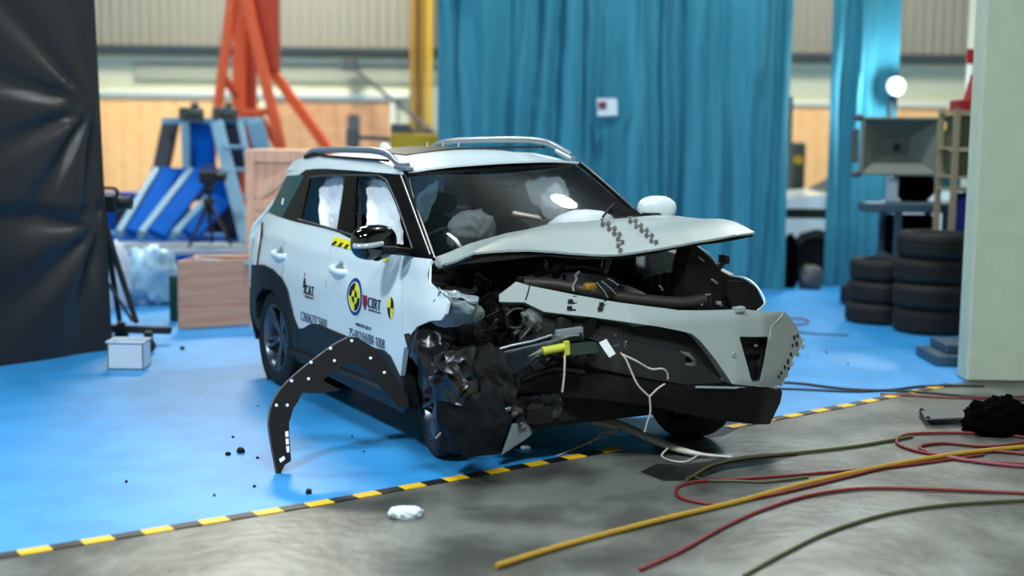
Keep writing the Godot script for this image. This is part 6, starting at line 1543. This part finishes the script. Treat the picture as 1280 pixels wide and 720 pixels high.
	obj("bar", one_tube(spl(bp, 5), [0.030, 0.034, 0.036, 0.036, 0.034, 0.033, 0.033, 0.034, 0.034, 0.033, 0.033, 0.032, 0.032, 0.03, 0.028, 0.026, 0.024, 0.022, 0.018, 0.016, 0.013, 0.012, 0.011, 0.01, 0.009, 0.008], 9, 0.7), M.bar_pale, bar)
	obj("end_plate", one_beam(Vector3(0.477, 0.080, -7.570), Vector3(0.627, 0.060, -7.519), 0.05, 0.03, 0.006), M.bar_pale, bar)
	for q in [[Vector3(0.488, 0.100, -7.459), Vector3(0.496, 0.190, -7.545), Vector3(0.494, 0.290, -7.689)], [Vector3(0.499, 0.200, -7.589), Vector3(0.544, 0.140, -7.538), Vector3(0.573, 0.100, -7.485), Vector3(0.636, 0.090, -7.512)], [Vector3(0.562, 0.080, -7.447), Vector3(0.501, 0.045, -7.352), Vector3(0.444, 0.020, -7.298), Vector3(0.343, 0.010, -7.164), Vector3(0.255, 0.008, -7.022)], [Vector3(0.616, 0.060, -7.435), Vector3(0.547, 0.030, -7.419), Vector3(0.456, 0.012, -7.352), Vector3(0.359, 0.008, -7.210)], [Vector3(0.863, 0.050, -7.062), Vector3(0.827, 0.010, -7.042), Vector3(0.872, 0.008, -6.946), Vector3(0.948, 0.008, -6.932), Vector3(1.021, 0.020, -7.029)]]:
		obj("wire", one_tube(spl(q, 5), 0.006, 6), M.wire_pale, bar)
	obj("wire_clip", one_blob(at(Vector3(0.504, 0.280, -7.617)), Vector3(0.016, 0.02, 0.012), 2.5, 0.3, 6, 10, 6), M.wire_pale, bar)
	obj("wire_clip", one_blob(at(Vector3(0.448, 0.020, -7.299)), Vector3(0.016, 0.01, 0.012), 2.5, 0.3, 7, 10, 6), M.wire_pale, bar)
	var wl := obj("white_lump", one_blob(at(Vector3(-0.470, 0.000, -5.874) + Vector3(0, 0.02, 0), Vector3(0, 10, 0)), Vector3(0.075, 0.028, 0.05), 2.4, 0.4, 62, 24, 14), M.paper)
	tag(wl, "small white crumpled lump on the concrete in front of the tape", "scrap")
	var crumbs := [[Vector3(-1.468, 0.000, -7.041), Vector3(-1.525, 0.000, -6.984), Vector3(-0.974, 0.000, -6.243), Vector3(-1.418, 0.000, -6.181), Vector3(-1.586, 0.000, -7.396), Vector3(-1.611, 0.000, -8.261), Vector3(-1.258, 0.000, -6.346), Vector3(-1.907, 0.000, -6.407), Vector3(-2.625, 0.000, -10.406), Vector3(-1.353, 0.000, -6.921), Vector3(-0.911, 0.000, -7.451), Vector3(-0.802, 0.000, -7.092), Vector3(2.364, 0.000, -10.382), Vector3(2.569, 0.000, -10.628), Vector3(3.300, -0.000, -10.525), Vector3(2.614, 0.000, -10.106)]]
	var size := [0.022, 0.014, 0.018, 0.008, 0.008, 0.006, 0.009, 0.009, 0.02, 0.008, 0.006, 0.006, 0.006, 0.009, 0.014, 0.008]
	for k in crumbs[0].size():
		var p: Vector3 = crumbs[0][k]
		var r: float = size[k]
		var o := obj("debris_crumb", one_blob(at(p + Vector3(0, r * 0.55, 0), Vector3(0, 40 * k, 0)), Vector3(r, r * 0.75, r * 0.8), 2.5, 0.5, 70 + k, 12, 8), M.black_plastic)
		var named := {0: "largest dark lump of debris on the open blue floor, left of the torn trim's foot", 1: "dark crumb right beside the largest lump, left of the torn trim's foot", 2: "dark lump of debris close to the tape, right of the torn trim's foot", 8: "dark lump of debris on the blue floor in front of the plywood box"}
		if named.has(k):
			tag(o, named[k], "debris")
		else:
			tag(o, "tiny dark crumb of debris lying loose on the blue floor", "debris", "tiny dark crumbs on the blue floor")
	for q in [[Vector3(0.086, 0.000, -7.192), "small white plastic fragment on the blue floor by the crushed front wheel", 0.03], [Vector3(-1.136, 0.000, -8.845), "thin dark splinter on the blue floor under the torn wheel arch trim", 0.02]]:
		var o := obj("fragment", one_blob(at(q[0] + Vector3(0, 0.012, 0)), Vector3(q[2], 0.012, q[2] * 0.6), 2.5, 0.4, 90, 12, 8), M.paper if q[2] > 0.025 else M.black_plastic)
		tag(o, q[1], "fragment")
	# wet patches
	var patches := [[PackedVector2Array([Vector2(-0.190, -7.350), Vector2(0.011, -7.188), Vector2(0.235, -7.237), Vector2(0.496, -7.485), Vector2(0.711, -7.557), Vector2(0.973, -7.410), Vector2(1.253, -7.585), Vector2(1.420, -7.871), Vector2(1.384, -8.096), Vector2(1.113, -8.128), Vector2(0.754, -8.038), Vector2(0.305, -7.967), Vector2(0.010, -7.623)]), "dark oil puddle on the floor beneath the car's crushed front end"],
		[PackedVector2Array([Vector2(0.680, -6.731), Vector2(0.784, -6.545), Vector2(0.952, -6.584), Vector2(1.127, -6.785), Vector2(1.386, -6.933), Vector2(1.602, -7.138), Vector2(1.434, -7.185), Vector2(1.215, -7.065), Vector2(0.954, -6.912), Vector2(0.782, -6.904)]), "dark wet patch on the concrete around the end of the bent bar"]]
	for q in patches:
		var s := new_st()
		var idx := Geometry2D.triangulate_polygon(q[0])
		for k in range(0, idx.size(), 3):
			var v := []
			for w in 3:
				v.append(Vector3(q[0][idx[k + w]].x, 0.0015, q[0][idx[k + w]].y))
			tri(s, v[0], v[1], v[2], Vector3.UP, Vector3.UP, Vector3.UP)
		tag(obj("puddle", s, M.wet), q[1], "puddle")

# unseen ceiling lamps, placed to light car, floor and back wall: place, size, strength
const UNSEEN_LAMPS := [
	[Vector3(-4.5, 8.5, 0.0), Vector2(1.2, 1.2), 27.0],  # out of view, set to match the direction of the shadows
	[Vector3(2.0, 8.5, -1.0), Vector2(2.4, 1.2), 16.0],  # out of view, lights the car's front and the concrete
	[Vector3(-5.5, 8.5, -11.5), Vector2(2.4, 1.2), 5.0],
	[Vector3(-4.0, 8.5, -20.0), Vector2(2.4, 1.2), 22.0, 1],  # out of view, lights the back wall with a warm tone
	[Vector3(5.0, 8.5, -20.0), Vector2(2.4, 1.2), 10.0, 1],
]

func _ready() -> void:
	var cam := Camera3D.new()
	cam.name = "camera"
	cam.fov = rad_to_deg(2.0 * atan(360.0 / 1650.0))
	cam.near = 0.05
	cam.far = 100.0
	cam.transform = Transform3D(Basis(Vector3(0.999928, 0.011918, -0.001401), Vector3(-0.012000, 0.993092, -0.116725), Vector3(-0.000000, 0.116733, 0.993163)), Vector3(0, 1.75, 0))
	var lens := CameraAttributesPhysical.new()
	lens.frustum_focal_length = 55.0
	lens.frustum_focus_distance = 7.3
	lens.frustum_near = 0.05
	lens.frustum_far = 100.0
	lens.exposure_aperture = 0.95
	cam.attributes = lens
	add_child(cam)
	cam.current = true
	var we := WorldEnvironment.new()
	we.name = "environment"
	var env := Environment.new()
	env.background_mode = Environment.BG_COLOR
	env.background_color = Color(0.02, 0.022, 0.025)
	env.tonemap_mode = Environment.TONE_MAPPER_LINEAR
	env.tonemap_exposure = 4.5
	env.sdfgi_enabled = true
	env.ssao_enabled = true
	env.ssil_enabled = true
	we.environment = env
	add_child(we)
	make_materials()
	build_hall()
	build_curtains()
	build_car()
	build_arch_trim()
	build_tarp()
	build_gantry()
	build_barrier()
	build_left_things()
	build_right_things()
	build_tape()
	build_floor_things()
